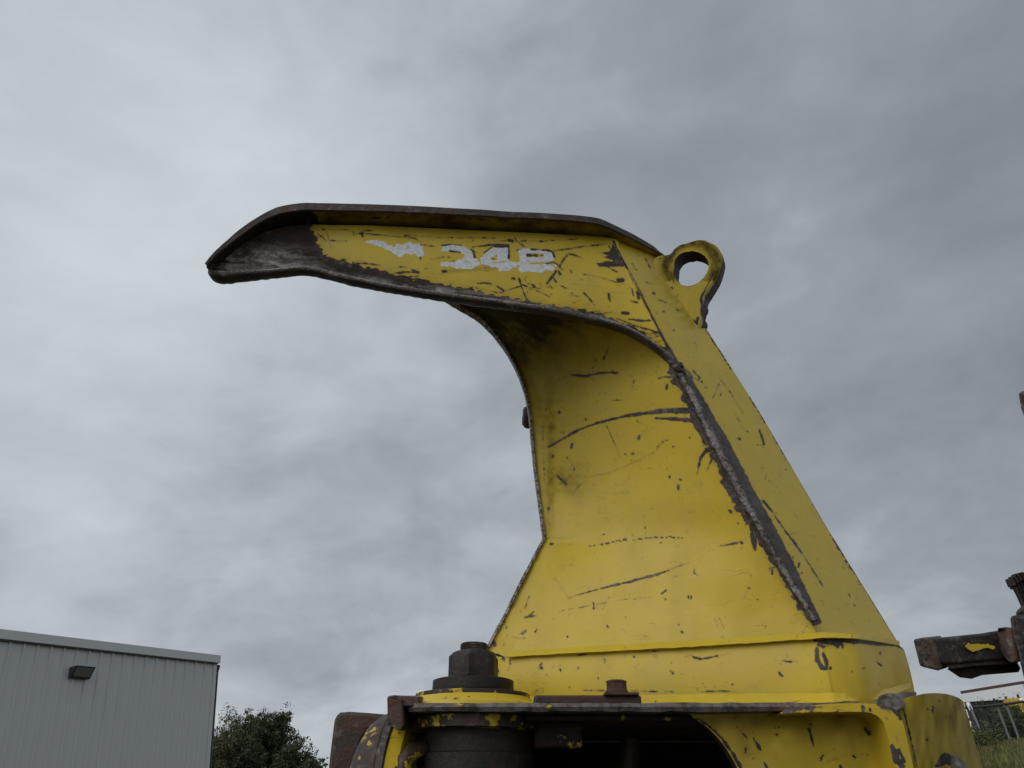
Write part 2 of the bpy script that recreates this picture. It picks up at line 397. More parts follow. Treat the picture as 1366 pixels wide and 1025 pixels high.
far = [V(*r[0]) for r in rows]; bend = [V(*r[1]) for r in rows]; near = [V(*r[2]) for r in rows]
throat_strokes = [
    ([(731,597),(750,586),(771,574),(795,565),(818,559),(841,554),(865,551),(888,548),(918,548)], [1.4,1.8,1.8,1.8,2.0,2.4,3,4,4.5]),
    ([(874,558),(898,559),(924,561)], [1.2,2.6,3.5]),
    ([(727,514),(740,508),(755,503)], [.5,.8], 1), ([(762,500),(781,502),(799,498),(824,497)], [1.3,2.2,1.3,2]), ([(788,500),(792,508)], .9), ([(816,497),(822,498)], 2.6),
    ([(813,462),(805,479)], [1.0,1.8]), ([(794,479),(795,482)], 1.2), ([(792,488),(790,492)], 1.1), ([(817,534),(830,534)], .9),
    ([(846,508),(845,511)], 1.8), ([(844,516),(843,516)], 1.4), ([(746,550),(747,551)], 2.0), ([(781,559),(782,560)], 1.2), ([(850,562),(851,563)], 1.2),
    ([(853,582),(852,585)], 2.2), ([(833,606),(834,606)], 1.3), ([(843,606),(845,605)], 1.8), ([(763,593),(762,597)], 2), ([(756,610),(757,611)], 1.4), ([(738,608),(737,610)], 1.3),
    ([(766,625),(766,627)], 1.3), ([(893,636),(894,637)], 1.9), ([(898,596),(899,596)], 1.0), ([(905,648),(905,652)], 2.1), ([(907,640),(908,640)], 1.2), ([(890,514),(889,518)], 2.2),
    ([(879,505),(886,503),(895,503)], [1.0,1.5,2]), ([(807,563),(814,579),(827,609)], .35), ([(781,637),(813,631),(851,615),(874,603),(886,589)], .35), ([(876,597),(885,588),(892,587)], .6),
    ([(742,633),(750,641),(755,646)], [.9,2.2,2.2]), ([(752,639),(747,646)], .8), ([(943,600),(934,612),(930,634)], [3.2,2,.4]), ([(950,612),(942,630)], [2.5,.3]), ([(948,560),(936,570)], 1.0),
    ([(784,729),(806,726),(829,721),(837,720)], [.6,1.2,1.8,1.2], 1.5), ([(842,721),(864,718),(878,716.5),(911,717.5)], [.9,1.1,1.4,1.1], 1.8),
    ([(859,687),(862,712)], .8, 1.4), ([(757,798),(780,791),(803,785),(841,776),(878,766),(902,757),(918,751)], [.5,1.0,1.1,1.9,1.9,1.0,.4]),
    ([(749,815),(794,807),(831,800),(869,797)], .75, 1.3), ([(792,805),(792,812)], 1.2), ([(883,792),(888,788)], 1.4), ([(887,799),(888,800)], 1.3), ([(925,764),(932,768)], .7), ([(926,764),(926,758)], .6),
    ([(918,795),(919,799)], 1.1), ([(922,795),(922,799)], 1.0), ([(732,678),(732,679)], 2.0), ([(735,726),(737,726)], 2.0), ([(733,699),(733,699)], 1.1), ([(757,849),(757,850)], 1.6), ([(810,835),(811,837)], 1.5),
    ([(909,843),(911,844)], 1.5), ([(812,797),(812,798)], 1.1), ([(700,824),(708,822),(715,822)], [1.5,1.9,1]), ([(704,823),(712,816)], 1.2), ([(693,846),(697,845),(701,842)], [.9,2.1,1.5]), ([(706,796),(703,804),(700,812)], .8),
    ([(717,838),(714,843)], .9), ([(658,856),(660,860)], 3), ([(958,729),(975,726),(990,723)], [.8,1.2,1.4]), ([(988,723),(990,725)], 2.3), ([(1003,712),(1006,722),(1007,733)], [3.2,4,2.6]), ([(1026,759),(1033,757)], 1.3), ([(1030,758),(1030,766)], 1.6),
    ([(974,682),(975,683)], 2.3), ([(984,698),(985,699)], 1), ([(953,824),(958,836)], .6), ([(958,822),(966,838)], .5), ([(728,546),(728,547)], 1.0), ([(724,570),(726,640)], .4, 1), ([(1002,768),(1002,769)], 1.2), ([(1010,800),(1011,800)], 1.0),
    ([(672,825),(676,838)], .8), ([(683,850),(700,852)], .7), ([(775,646),(764,660)], .5), ([(740,770),(760,800)], .3),
    ([(700,560),(712,640),(722,715)], .6, 1.2)]
wearbar_halo = [(893,484),(908,488),(922,516),(948,556),(975,600),(1000,645),(1028,690),(1062,750),(1097,815),(1099,835),(1084,832),(1066,812),(1056,792),(1040,768),(1026,748),(1012,724),(998,700),(983,682),(972,660),(960,640),(955,615),(938,590),(925,570),(915,548),(905,520),(893,505)]
def throat_f(X, Y):
    w_ = field(X, Y, throat_strokes, [], 190, 3, 1.0)
    hb = poly_sdf(X, Y, wearbar_halo)+(vnoise(X, Y, 7)-.5)*7+(vnoise(X, Y, 2.5)-.5)*3
    w_ = np.maximum(w_, hb)
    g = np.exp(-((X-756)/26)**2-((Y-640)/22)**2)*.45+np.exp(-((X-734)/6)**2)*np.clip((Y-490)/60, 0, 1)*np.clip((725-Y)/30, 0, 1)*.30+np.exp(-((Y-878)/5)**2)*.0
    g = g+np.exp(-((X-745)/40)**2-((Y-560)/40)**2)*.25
    gt = np.clip((575-Y-(X-700)*.34)/190, 0, 1)**1.35*1.9*(.8+.4*vnoise(X, Y, 40))  # gt: shade under the arm painted into the colour, mixed with real dirt
    return {'wear': w_, 'grime_shade': g*(.55+.9*vnoise(X, Y, 5))+gt, 'polish': np.clip(.35*vnoise(X, Y, 3), 0, 1)}
G = ruled([far, bend, near], 480, [22, 330], True)
# the kink of the edge fades out into the rolled sheet
kw = 55; pad = np.concatenate([2*G[:1]-G[kw:0:-1], G, 2*G[-1:]-G[-2:-kw-2:-1]]); cs0 = np.concatenate([np.zeros_like(pad[:1]), np.cumsum(pad, 0)]); SM = (cs0[2*kw+1:]-cs0[:-2*kw-1])/(2*kw+1)
uu = np.clip((np.arange(G.shape[1])-24)/110., 0, 1); uu = (uu*uu*(3-2*uu))*np.clip((G.shape[1]-1-np.arange(G.shape[1]))/60., 0, 1)
rowsw = np.exp(-((np.arange(480)-327*0-480*9/13.)/75.)**2)[:, None, None]
G = G*(1-uu[None, :, None]*rowsw)+SM*uu[None, :, None]*rowsw
# slight hollow of the broad face and hand-hammered unevenness
nv = G.shape[1]; u = np.linspace(0, 1, nv)
G[:, :, 1] += (np.sin(np.pi*u)**1.0*.010)[None, :]
X_, Y_ = proj(G); G[:, :, 1] += (vnoise(X_, Y_, 60)-.5)*.004+(vnoise(X_, Y_, 25)-.5)*.0015
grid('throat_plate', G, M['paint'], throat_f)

# worn edge of the far side plate, seen along the left of the throat
mb = MB(); ef = byidx([V(r[0][0]-1.5, r[0][1], r[0][2]+.004) for r in rows], 110)
ef = ef+np.column_stack([vnoise(np.arange(110)*1., 0*np.arange(110), 5)*.002-.001, 0*ef[:, 0], 0*ef[:, 0]])
mb.tube(ef-BASE, [.0048+.0010*random.random() for _ in ef], 6, 3.2, up=(0, 1, 0)); mb.build('plate_edge', M['steel_edge'], head, auto=60)
# far side plate (behind the throat edge) down to the collar and out to the arm tip
# --- right side plate
E_pts = [(815,318,1.700),(905,487,1.690),(968,612,1.684),(1030,730,1.676),(1098,858,1.664)]
S_pts = [(884,338,1.85),(940,436,1.855),(1010,545,1.865),(1100,700,1.875),(1200,862,1.885)]
side_strokes = [([(960,505),(975,525),(991,552)], .5), ([(924,494),(930,500),(943,520)], 1.3, 1.5), ([(957,516),(955,522),(951,531)], .9), ([(979,548),(986,562),(993,575)], .8, 1), ([(957,516),(960,512)], .7),
    ([(1013,573),(1016,582),(1019,592)], [1,2.2,2]), ([(985,585),(987,586)], 1.6), ([(1018,668),(1030,683),(1048,709),(1060,724),(1073,743),(1098,783)], [2.2,1.6,1.2,1.7,1.2,.8]), ([(1036,684),(1027,690)], 1),
    ([(1058,743),(1059,752)], 1.1), ([(1066,752),(1065,757)], 1.4), ([(1091,746),(1091,748)], 1.2), ([(1132,793),(1134,796)], 1), ([(1130,806),(1131,807)], 1), ([(1139,807),(1140,808)], 1),
    ([(1023,638),(1036,650)], .6, 1.5), ([(1053,676),(1064,692)], .4), ([(1022,634),(1021,640)], .8), ([(962,524),(961,528)], 1.2),
    ([(906,492),(918,508),(963,588),(997,655),(1025,705),(1053,757),(1089,829)], [3,6,8,9,9,8,6]), ([(914,492),(925,505),(932,507)], [1.8,1.2,.8]),
    ([(942,440),(975,492)], [1.2,1.6], 1.5), ([(1000,530),(1050,612)], [1,1.6], 2.0), ([(1085,672),(1180,826)], [1.5,2.4], 2), ([(1110,715),(1150,780)], 3, 3.0),
    ([(861,346),(868,358)], .8), ([(879,400),(888,404)], .9), ([(862,377),(870,379)], 1.2), ([(872,391),(873,392)], 1.5), ([(885,416),(886,416)], 1.2), ([(843,352),(846,356)], .9), ([(842,357),(850,360)], .7),
    ([(855,407),(856,408)], 1.2), ([(898,441),(899,441)], 1.2), ([(902,412),(905,415)], .9), ([(820,326),(850,383),(885,452),(903,484)], [1,1.5,1.8,2.6]), ([(1101,852),(1199,858)], 1.2, 1.2)]
def side_f(X, Y):
    w_ = field(X, Y, side_strokes, [], 110, 5, 1.2)
    g = np.exp(-((X-(884+(Y-360)*.55))/14)**2)*(Y < 440)*.4
    g = g+np.exp(poly_sdf(X, Y, [(872,370),(880,362),(905,392),(938,438),(925,436),(900,425)])/4)*.02
    return {'wear': w_, 'grime_shade': np.clip(g, 0, 1)*vnoise(X, Y, 6), 'polish': .15+0*X}
G = ruled([[V(*q) for q in E_pts], [V(*q) for q in S_pts]], 430, [120], False)
X_, Y_ = proj(G); G[:, :, 1] += (vnoise(X_, Y_, 50)-.5)*.003
grid('side_plate', G, M['paint'], side_f)
# rolled dark corner between side plate and back plate
mb = MB(); pe = lin([V(q[0]-1, q[1]+1, q[2]+.008) for q in S_pts[1:]], 70); mb.tube(pe-BASE, [.0032+.0005*random.random() for _ in pe], 7); mb.build('back_seam', M['steel'], head, auto=60)
# back plate, hidden from the front, closes the tower
BT = V(760, 330, 2.10); BBt = np.array([.30, 2.42, V(1100, 858, 1.66)[2]])
bp = MB(); sL = [V(*q) for q in S_pts]; fL = [f_+np.array([0, .012, 0]) for f_ in byidx(far, 45)]; sL = list(byidx(sL, 45, False))
k = len(sL); bl = [BT*(1-t)+BBt*t for t in np.linspace(0, 1, k)]
vs = [p_-BASE for p_ in sL+bl+fL]; fs = []
for i in range(k-1): fs += [(i, i+1, k+i+1, k+i), (k+i, k+i+1, 2*k+i+1, 2*k+i)]
bp.add(vs, fs); bp.build('back_plate', M['paint'], head)

# --- wear bar welded on the near corner of the tower
cl = [(903,486,1.676),(922,522,1.672),(947,574,1.670),(973,625,1.668),(1001,678,1.666),(1032,735,1.662),(1061,785,1.658),(1088,828,1.654)]
wc = lin([V(*q) for q in cl], 240); n = len(wc)
dirx = np.array([.86, .18, .12])
cross = [(-.0165, .010), (-.0145, .002), (-.010, -.0025), (-.003, -.0040), (.006, -.0036), (.012, -.0005), (.0155, .006), (.0165, .014)]
vs = []; fs = []; m_ = len(cross)
for i, c_ in enumerate(wc):
    t = i/(n-1); wsc = .98 if t < .5 else .98-.28*(t-.5)*2
    for j, (a, d) in enumerate(cross):
        jit = (vnoise(i*1.7, j*9., 9)-.5)*.004+(vnoise(i*1.0+400, j*5., 2)-.5)*.0016
        vs.append(c_-BASE+dirx*(a*wsc+((vnoise(i*1., j*50., 5)-.5)*.008 if j in (0, 1, m_-1) else 0))+np.array([0, d+jit, 0]))
for i in range(n-1):
    for j in range(m_-1): fs.append((i*m_+j, i*m_+j+1, (i+1)*m_+j+1, (i+1)*m_+j))
for e_ in (0, n-1): fs.append(tuple(e_*m_+j for j in range(m_)))
def steel_attr_mat():
    mt, t, b_ = newmat('wear_bar_steel'); b = NB(t)
    pol = b.attr('polish'); g = b.noise(150, 5, .65); c = steel_color(b, .3)
    c = b.mix(b.m('MULTIPLY', b.step(b.m('ADD', pol, b.m('MULTIPLY', b.m('SUBTRACT', g, .5), 2.2)), .25, .95), .9), c, (.30, .270, .262))
    b.set(b_.inputs['Base Color'], c); b_.inputs['Metallic'].default_value = .3; b_.inputs['Roughness'].default_value = .5
    nb = b.bump(g, .8, .0025); nb = b.bump(b.noise(40, 4, .6), .7, .005, nb); b.set(b_.inputs['Normal'], nb); return mt
M['bar'] = steel_attr_mat()
pol = np.tile([.0, .25, .62, .72, .42, .0, .0, .0], n)*np.repeat(.6+.7*vnoise(np.arange(n)*1., 0*np.arange(n), 11), 8)
link('wear_bar', mesh('wear_bar', vs, fs, True, {'polish': pol}), M['bar'], head)
# gouged notch where bar, arm and tower meet
mb = MB()
for (x, y, r) in [(897,484,.008),(903,490,.011),(908,486,.006),(911,494,.006)]:
    p_ = V(x, y, 1.668)-BASE; mb.tube([p_+np.array([-.008, .004, .006]), p_, p_+np.array([.006, .002, -.010])], [r*.6, r, r*.6], 7)
mb.build('weld_lump', M['steel_dark'], head, auto=50)

# --- arm side plate with the painted number
def armY(x): return float(np.interp(x, [270, 420, 820, 910], [1.60, 1.645, 1.700, 1.690]))
top_in = [(282,352),(300,341),(330,322),(365,306),(400,300),(430,300),(520,302),(620,307),(720,312),(815,318),(822,332)]
low = [(282,372),(300,373),(330,370),(365,367),(400,364),(425,366),(520,385),(620,399),(720,412),(820,436),(905,488)]
top3 = [V(x, y, armY(x)) for x, y in top_in]; low3 = [V(x, y, armY(x)) for x, y in low]
def z8(L): return [(470+a*.2196, 300+b*.2196) for a, b in L]
arm_strokes = [(z8([(20,50),(120,58),(260,72),(330,76),(380,82),(415,104)]), .8), (z8([(420,122),(460,128),(500,133)]), 1.0, 1), (z8([(320,65),(550,78),(850,80),(960,92)]), .8, .8), (z8([(730,135),(800,128),(870,120),(950,125)]), [.8,1.5,1.2]),
    (z8([(860,98),(960,98),(1150,100),(1366,85)]), .8, .8), (z8([(950,95),(975,100)]), 2.2), (z8([(985,75),(1000,100),(1050,138)]), .8), (z8([(1140,100),(1156,100)]), 1.8), (z8([(1228,157),(1300,150),(1366,138)]), [1.5,.9]), (z8([(1302,188),(1280,220),(1258,252)]), 1.9),
    (z8([(1238,282),(1210,320),(1184,355)]), 1.7), (z8([(1245,240),(1278,275)]), .9), (z8([(250,296),(320,288),(400,288)]), [.8,1.4,1.8]), (z8([(360,272),(380,282),(403,291)]), 1.5), (z8([(550,284),(568,283)]), 2.2), (z8([(520,196),(590,198)]), .9, 1),
    (z8([(0,230),(70,234),(170,246)]), .9), (z8([(1013,328),(1030,380),(1060,455)]), [1.8,1.2,.8]), (z8([(875,370),(925,405)]), 1.3), (z8([(900,412),(1000,380),(1040,370),(1080,380),(1150,388)]), 1.1), (z8([(760,358),(800,352),(850,362)]), 1.2), (z8([(690,372),(780,390),(880,412)]), .8, .8),
    (z8([(1060,385),(1120,400),(1200,440)]), .9), (z8([(60,48),(62,72)]), 1.5), (z8([(10,60),(5,40)]), 1.2), (z8([(275,256),(330,258)]), .8), (z8([(440,268),(455,266)]), .9), (z8([(1070,358),(1110,372)]), 1.4), (z8([(970,325),(985,328)]), 1.6), (z8([(1215,310),(1240,350)]), 1.2, 1), (z8([(1270,372),(1300,385)]), 1.3),
    (z8([(1325,275),(1330,290)]), 1.8), (z8([(1318,172),(1366,192)]), 1.1, .8), (z8([(1255,285),(1262,300)]), 1.7),
    ([(739,335),(780,329),(815,325)], [.9,1.1,.6]), ([(756,339),(766,340),(777,345)], .9), ([(779,391),(786,398),(793,407)], [1.2,.8]), ([(777,366),(800,370),(823,377)], .7, .8), ([(825,374),(831,374)], 3.0), ([(821,424),(845,434),(879,444)], [.7,1.6,1.4]), ([(830,418),(838,418)], 2.8, .5),
    ([(838,426),(855,428),(873,428)], [1.0,1.9,1]), ([(850,441),(865,446),(880,444)], [.8,1.7]), ([(812,392),(814,402)], 1.5), ([(818,397),(811,398)], .8), ([(843,385),(845,394)], 1.2), ([(842,402),(850,404)], 1.8), ([(850,391),(852,398)], 2.3), ([(793,424),(805,418),(815,417)], .9),
    ([(862,452),(880,448)], 1.2), ([(868,458),(886,454)], 1.0), ([(812,357),(823,363)], 1.0), ([(750,383),(755,385)], 1), ([(762,391),(771,396)], .7, 1), ([(734,381),(737,385)], 1), ([(800,354),(830,354)], 2.6), ([(797,352),(806,352)], 1.8), ([(812,328),(822,346)], 1.0),
    ([(818,322),(850,383),(885,452),(903,484)], [1.6,1.8,2,3.5]), ([(872,462),(890,470),(899,480)], 3.5),
    ([(720,378),(722,382)], 1), ([(700,374),(702,370)], .9), ([(560,343),(562,346)], 1.5), ([(575,346),(590,344)], .7), ([(436,309),(441,330)], .5), ([(424,312),(436,322)], 1.0), ([(440,321),(462,322)], .9), ([(429,306),(500,308)], .7, .5)]
bare_arm = [(230,290),(412,290),(414,302),(421,312),(425,322),(430,338),(445,346),(470,351),(490,356),(515,362),(545,369),(580,377),(620,385),(660,393),(700,401),(740,408),(780,414),(815,423),(845,436),(870,452),(890,466),(905,486),(900,500),(800,450),(600,410),(420,390),(230,400)]
scrape = [(818,324),(822,332),(832,352),(816,355),(800,353),(806,349),(817,348),(803,343),(812,341),(798,337),(812,336),(815,331)]
bird = z8([(75,103),(120,95),(170,100),(205,108),(217,138),(235,125),(250,140),(275,118),(310,125),(350,103),(372,122),(400,115),(425,135),(430,165),(437,188),(400,194),(380,172),(350,180),(320,175),(290,194),(262,180),(245,165),(235,155),(205,150),(190,138),(150,125),(110,112)])
two = z8([(547,128),(600,123),(680,135),(718,158),(730,190),(752,205),(778,243),(745,252),(725,270),(680,262),(640,268),(600,250),(540,250),(540,228),(575,226),(590,234),(625,228),(650,210),(675,208),(690,188),(665,168),(610,158),(545,162)])
four = z8([(780,205),(800,182),(835,155),(872,135),(945,138),(943,170),(952,190),(948,224),(990,228),(997,258),(962,262),(948,282),(915,276),(896,282),(888,256),(850,258),(825,246),(788,240)])
bee = z8([(1010,150),(1060,146),(1120,152),(1195,158),(1222,185),(1225,212),(1180,228),(1200,238),(1243,248),(1235,262),(1215,280),(1180,272),(1150,295),(1110,285),(1060,282),(1030,288),(1008,270),(1020,252),(1000,240),(1020,220)])
holes = [(z8([(843,210),(862,202),(876,190)]), 1.5), (z8([(860,212),(878,208)]), 1.2), (z8([(880,190),(860,214)]), .8), (z8([(1066,186),(1084,186)]), 2.6), (z8([(1100,184),(1122,186)]), 2.8), (z8([(1140,185),(1156,185)]), 2.0), (z8([(600,205),(660,188)]), 1.6), (z8([(1085,236),(1180,232)]), 1.2), (z8([(345,125),(330,150)]), .8), (z8([(690,225),(720,240)]), .6), (z8([(1060,215),(1110,255)]), .4), (z8([(1110,225),(1160,262)]), .4), (z8([(850,232),(925,225)]), .7)]
outline = [(z8([(545,127),(600,120),(665,126)]), 1.1), (z8([(592,160),(655,166)]), 1.3), (z8([(718,148),(738,162),(744,200)]), 1.8), (z8([(870,132),(952,133),(950,200)]), 1.7), (z8([(1088,150),(1190,156),(1218,165),(1228,200)]), 1.5), (z8([(1180,238),(1225,228),(1248,244)]), 1.5), (z8([(828,148),(880,126)]), 1.0), (z8([(1000,155),(1040,148)]), .9), (z8([(800,172),(830,150)]), .7),
           (z8([(850,206),(862,209)]), .8), (z8([(1066,186),(1090,186)]), 1.8), (z8([(1105,186),(1120,188)]), 1.9), (z8([(1145,185),(1156,186)]), 1.2)]
def arm_f(X, Y):
    w_ = field(X, Y, arm_strokes+outline, [scrape], 150, 11, 1.0)
    ba = poly_sdf(X, Y, bare_arm)
    ba = ba+(vnoise(X, Y+X*.2, 6)-.5)*6+(vnoise(X*.45, Y*2, 2.4)-.5)*5
    w_ = np.maximum(w_, ba)
    wh = np.full(X.shape, -30.0)
    for q in (bird, two, four, bee): wh = np.maximum(wh, poly_sdf(X, Y, q))
    wh = wh+.5+(vnoise(X, Y, 2.6)-.5)*1.8
    for h in holes: wh = np.minimum(wh, -seg_sdf(X, Y, h[0], h[1])-.3*0)
    sc = seg_sdf(X, Y, z8([(1190,225),(1245,270)]), .8); wh = np.minimum(wh, -sc)
    low_y = np.interp(X, [270,400,425,520,620,720,820,905], [373,364,366,385,399,412,436,488])
    po = np.exp(-((Y-low_y+7)/4.5)**2)*(.25+.9*vnoise(X, Y, 9))*.9+np.clip((440-X)/90, 0, 1)*np.clip((Y-322)/22, 0, 1)*1.5*np.clip(.35+.9*vnoise(X*.30+Y*.2, Y*1.5, 4), 0, 1)
    gr = np.clip((322-Y)/10, 0, 1)*.35*vnoise(X*.3, Y, 6)+np.exp(-((Y-(363-(X-590)*.09))/3.)**2)*((X > 590) & (X < 665))*.35
    gr = gr+np.exp((ba)/9.)*.3
    return {'wear': w_, 'white': wh, 'polish': np.clip(po, 0, 1), 'grime_shade': np.clip(gr, 0, 1)}
G = ruled([top3, low3], 560, [90], True)
X_, Y_ = proj(G); G[:, :, 1] += (vnoise(X_, Y_, 40)-.5)*.003
tipm = np.clip((430-X_)/120, 0, 1); G[:, :, 1] += tipm*(vnoise(X_, Y_, 9)-.5)*.008
grid('arm_side_plate', G, M['paint'], arm_f)

# rolled lip along the lower edge of the arm
lp = [(279,362,1.592),(284,366,1.59),(300,367,1.592),(330,365,1.602),(365,362.5,1.612),(400,359,1.625),(425,362,1.63),(470,373,1.637),(520,383,1.643),(570,391,1.65),(620,398,1.658),(680,406,1.664),(740,415,1.672),(800,428,1.678),(840,441,1.680),(875,462,1.680),(903,487,1.677)]
lc = cr([V(*q) for q in lp], 300); vs = []; fs = []; n = len(lc)
tt = np.linspace(0, 1, n); hh = np.interp(tt, [0, .03, .1, .2, .5, .8, 1], [.009, .0105, .0088, .0078, .0076, .0074, .0070])
hh = hh*(1+(vnoise(np.arange(n)*1., 0*tt, 23)-.5)*.16+(vnoise(np.arange(n)*1.+77, 0*tt, 3)-.5)*.10)
prof = [(-.2, 1.15), (-.75, .75), (-1.0, .1), (-.85, -.55), (-.4, -1.0), (.4, -1.05), (2.2, -.95), (3.6, -.5)]
for i, c_ in enumerate(lc):
    for j, (a, d) in enumerate(prof):
        jt = (vnoise(i*1., j*20., 8)-.5)*.0016
        vs.append(c_-BASE+np.array([0, a*hh[i]*.9+jt, d*hh[i]+jt]))
m_ = len(prof)
for i in range(n-1):
    for j in range(m_-1): fs.append((i*m_+j, (i+1)*m_+j, (i+1)*m_+j+1, i*m_+j+1))
fs.append(tuple(range(m_))); fs.append(tuple((n-1)*m_+j for j in range(m_)))
pol = np.tile([.95, .85, .35, 0, 0, 0, 0, 0], n)*np.repeat(.45+.85*vnoise(np.arange(n)*1., 0*tt, 14)+.3*(tt < .18), m_)  # rubbed steel, with a highlight coloured onto the lip's upper side
link('edge_lip', mesh('edge_lip', vs, fs, True, {'polish': pol}), M['bar'], head)

# --- top plate overhanging towards the viewer, bent down to the tip
TO = [(273,351,1.55),(284,338,1.56),(300,322,1.57),(322,304,1.58),(345,288,1.585),(370,276,1.59),(400,270.5,1.595),(430,270,1.60),(520,273,1.61),(600,277,1.62),(680,281.5,1.63),(740,284.5,1.637),(795,290,1.645),(820,300,1.67),(845,312,1.72),(870,327,1.78),(886,340,1.82)]
thk_px = [4, 5, 7, 8.5, 9.5, 10.5, 10.5, 10.5, 10, 9.5, 9, 9, 9, 9, 8.5, 7, 4]
TI = [(281,357,1.60),(296,349,1.605),(310,337,1.61),(330,322,1.62),(350,312,1.63),(375,305,1.64),(400,300,1.646),(430,298,1.649),(520,300.5,1.66),(600,304,1.672),(680,308.5,1.683),(740,312,1.69),(800,316,1.699),(820,322,1.715),(845,332,1.76),(868,342,1.81),(884,349,1.852)]
nn = 260
o_ = byidx([V(*q) for q in TO], nn); ob = byidx([V(q[0]+(2 if i < 4 else 0)+(1.5 if i > 12 else 0), q[1]+thk_px[i], q[2]+.002) for i, q in enumerate(TO)], nn); inn = byidx([V(*q) for q in TI], nn)
inn = inn+np.array([0, .006, .004])
# the arm is a closed, narrowing box: its far edge lies behind the lower lip
_lip = np.array([V(*q) for q in [(270,362,1.59),(284,364,1.59),(330,364,1.602),(400,358,1.625),(470,366,1.637),(570,385,1.65),(620,392,1.66)]])
back = o_.copy(); _lz = np.interp(o_[:, 0], _lip[:, 0], _lip[:, 2]); _ly = np.interp(o_[:, 0], _lip[:, 0], _lip[:, 1])
back[:, 1] = np.minimum(o_[:, 2]/(_lz/_ly)*.985, 2.02); back[:, 0] = np.clip(o_[:, 0], -.9, .22)
jt = np.column_stack([0*np.arange(nn), (vnoise(np.arange(nn)*1., 0*np.arange(nn), 9)-.5)*.002, (vnoise(np.arange(nn)*1., 3+0*np.arange(nn), 7)-.5)*.0018])
vs = np.concatenate([back, o_+jt, ob+jt, inn]).reshape(4, nn, 3)
# front edge + outer face (rubbed dark) and underside (painted, darkened along its length, bare steel at the tip)
ed = MB(); ring = [vs[0], vs[1]+[0, .006, .0015], vs[1]+[0, .0, -.002], vs[2]+[0, 0, .002], vs[2]+[0, .005, .0]]
flat = np.concatenate(ring); fs = []
for j in range(len(ring)-1):
    for i in range(nn-1): fs.append((j*nn+i, j*nn+i+1, (j+1)*nn+i+1, (j+1)*nn+i))
ed.v = [tuple(p_-BASE) for p_ in flat]; ed.f = fs; ed.build('top_plate', M['steel'], head, auto=50)
def under_f(X, Y):
    w_ = field(X, Y, [([(415,287),(420,300)], 6), ([(620,292),(700,295)], .7, .8), ([(460,289),(520,291)], .6, .8)], [[(200,220),(408,220),(416,285),(409,303),(405,430),(200,430)]], 60, 8, 2.5)
    return {'wear': w_, 'grime_shade': np.clip(.72+.4*vnoise(X*.3, Y, 7)-.5*np.clip((X-800)/40, 0, 1), 0, 1), 'polish': 0*X}  # darkens the whole underside, weaker past the right-hand bend
t = np.linspace(0, 1, 16)[None, :, None]
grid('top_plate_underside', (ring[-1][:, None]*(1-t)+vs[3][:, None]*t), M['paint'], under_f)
# far side plate of the arm and underside closure between the side plates, back along the hook
fp = MB(); top_far = [V(x, y+10, 1.0)*0 for x, y in []]
idx = np.linspace(0, nn-1, 24).astype(int); tf = [back[i]+np.array([0, -.02, -.02]) for i in idx]
lf = cr([V(*q) for q in lp], 24); tf = [back[i]+np.array([0, -.004, -.004]) for i in idx]; bf = [np.array([float(tf[i][0]), float(np.interp(tf[i][0], lf[:, 0], lf[:, 1]))+.02, float(np.interp(tf[i][0], lf[:, 0], lf[:, 2]))]) for i in range(24)]
for i in range(len(bf)):
    if bf[i][0] > -.12: bf[i] = tf[i]+np.array([0, .004, -.01])
ln = [q+np.array([0, .012, 0]) for q in lf]
vs2 = [q-BASE for q in tf+bf]; k = 24
fp.add(vs2, [(i, i+1, k+i+1, k+i) for i in range(k-1)]); fp.build('far_arm_plate', M['steel'], head)

# --- lifting eye
def eye_ring(pts, dx=0, dy=0, dY=0):
    return [V(x+dx, y+dy, Yy+dY) for x, y, Yy in pts]
eo = [(868,352,1.79),(874,344,1.80),(884,340,1.805),(893,339,1.81),(899,333,1.815),(908,327,1.82),(918,323,1.825),(930,320.5,1.83),(942,321,1.835),(952,325,1.84),(959,332,1.845),(962,342,1.848),(961,352,1.848),(957,364,1.846),(951,374,1.842),(944,385,1.838),(939,395,1.836),(937,405,1.836),(934,415,1.836),(935,425,1.838),(933,434,1.84),(929,436,1.838),(905,402,1.82),(885,372,1.80)]
ei = [(899,352),(903,344),(909,338),(916,336),(925,335.5),(934,338),(941,343),(945,350),(945,358),(941,367),(934,375),(926,380),(917,382),(909,380),(902,373),(899,363)]
Ye = lambda x: 1.79+(x-868)/94*.058
eo_d = cr(eo+[eo[0]], 121)[:-1]; 
eo_d = [(x+(vnoise(i*1., 0, 3)-.5)*1.8, y+(vnoise(i*1., 9, 3)-.5)*1.8, Ye(x)) for i, (x, y, z) in enumerate(eo_d)]
ei_d = cr([(x, y, 0) for x, y in ei+[ei[0]]], 121)[:-1]
ei_d = [(x+(vnoise(i*1., 40, 2.5)-.5)*2.2*(x < 915), y+(vnoise(i*1., 50, 2.5)-.5)*1.8*(x < 925), Ye(x)) for i, (x, y, z) in enumerate(ei_d)]
# match inner to outer by angle about the hole centre
cxe, cye = 923, 359
ang = lambda q: math.atan2(q[1]-cye, q[0]-cxe)
ei_a = np.array([ang(q) for q in ei_d]); srt = np.argsort(ei_a); iax = ei_a[srt]; ixy = np.array(ei_d)[srt]
def inner_at(a):
    return (float(np.interp(a, np.r_[iax-2*math.pi, iax, iax+2*math.pi], np.tile(ixy[:, 0], 3))), float(np.interp(a, np.r_[iax-2*math.pi, iax, iax+2*math.pi], np.tile(ixy[:, 1], 3))))
inn_m = []
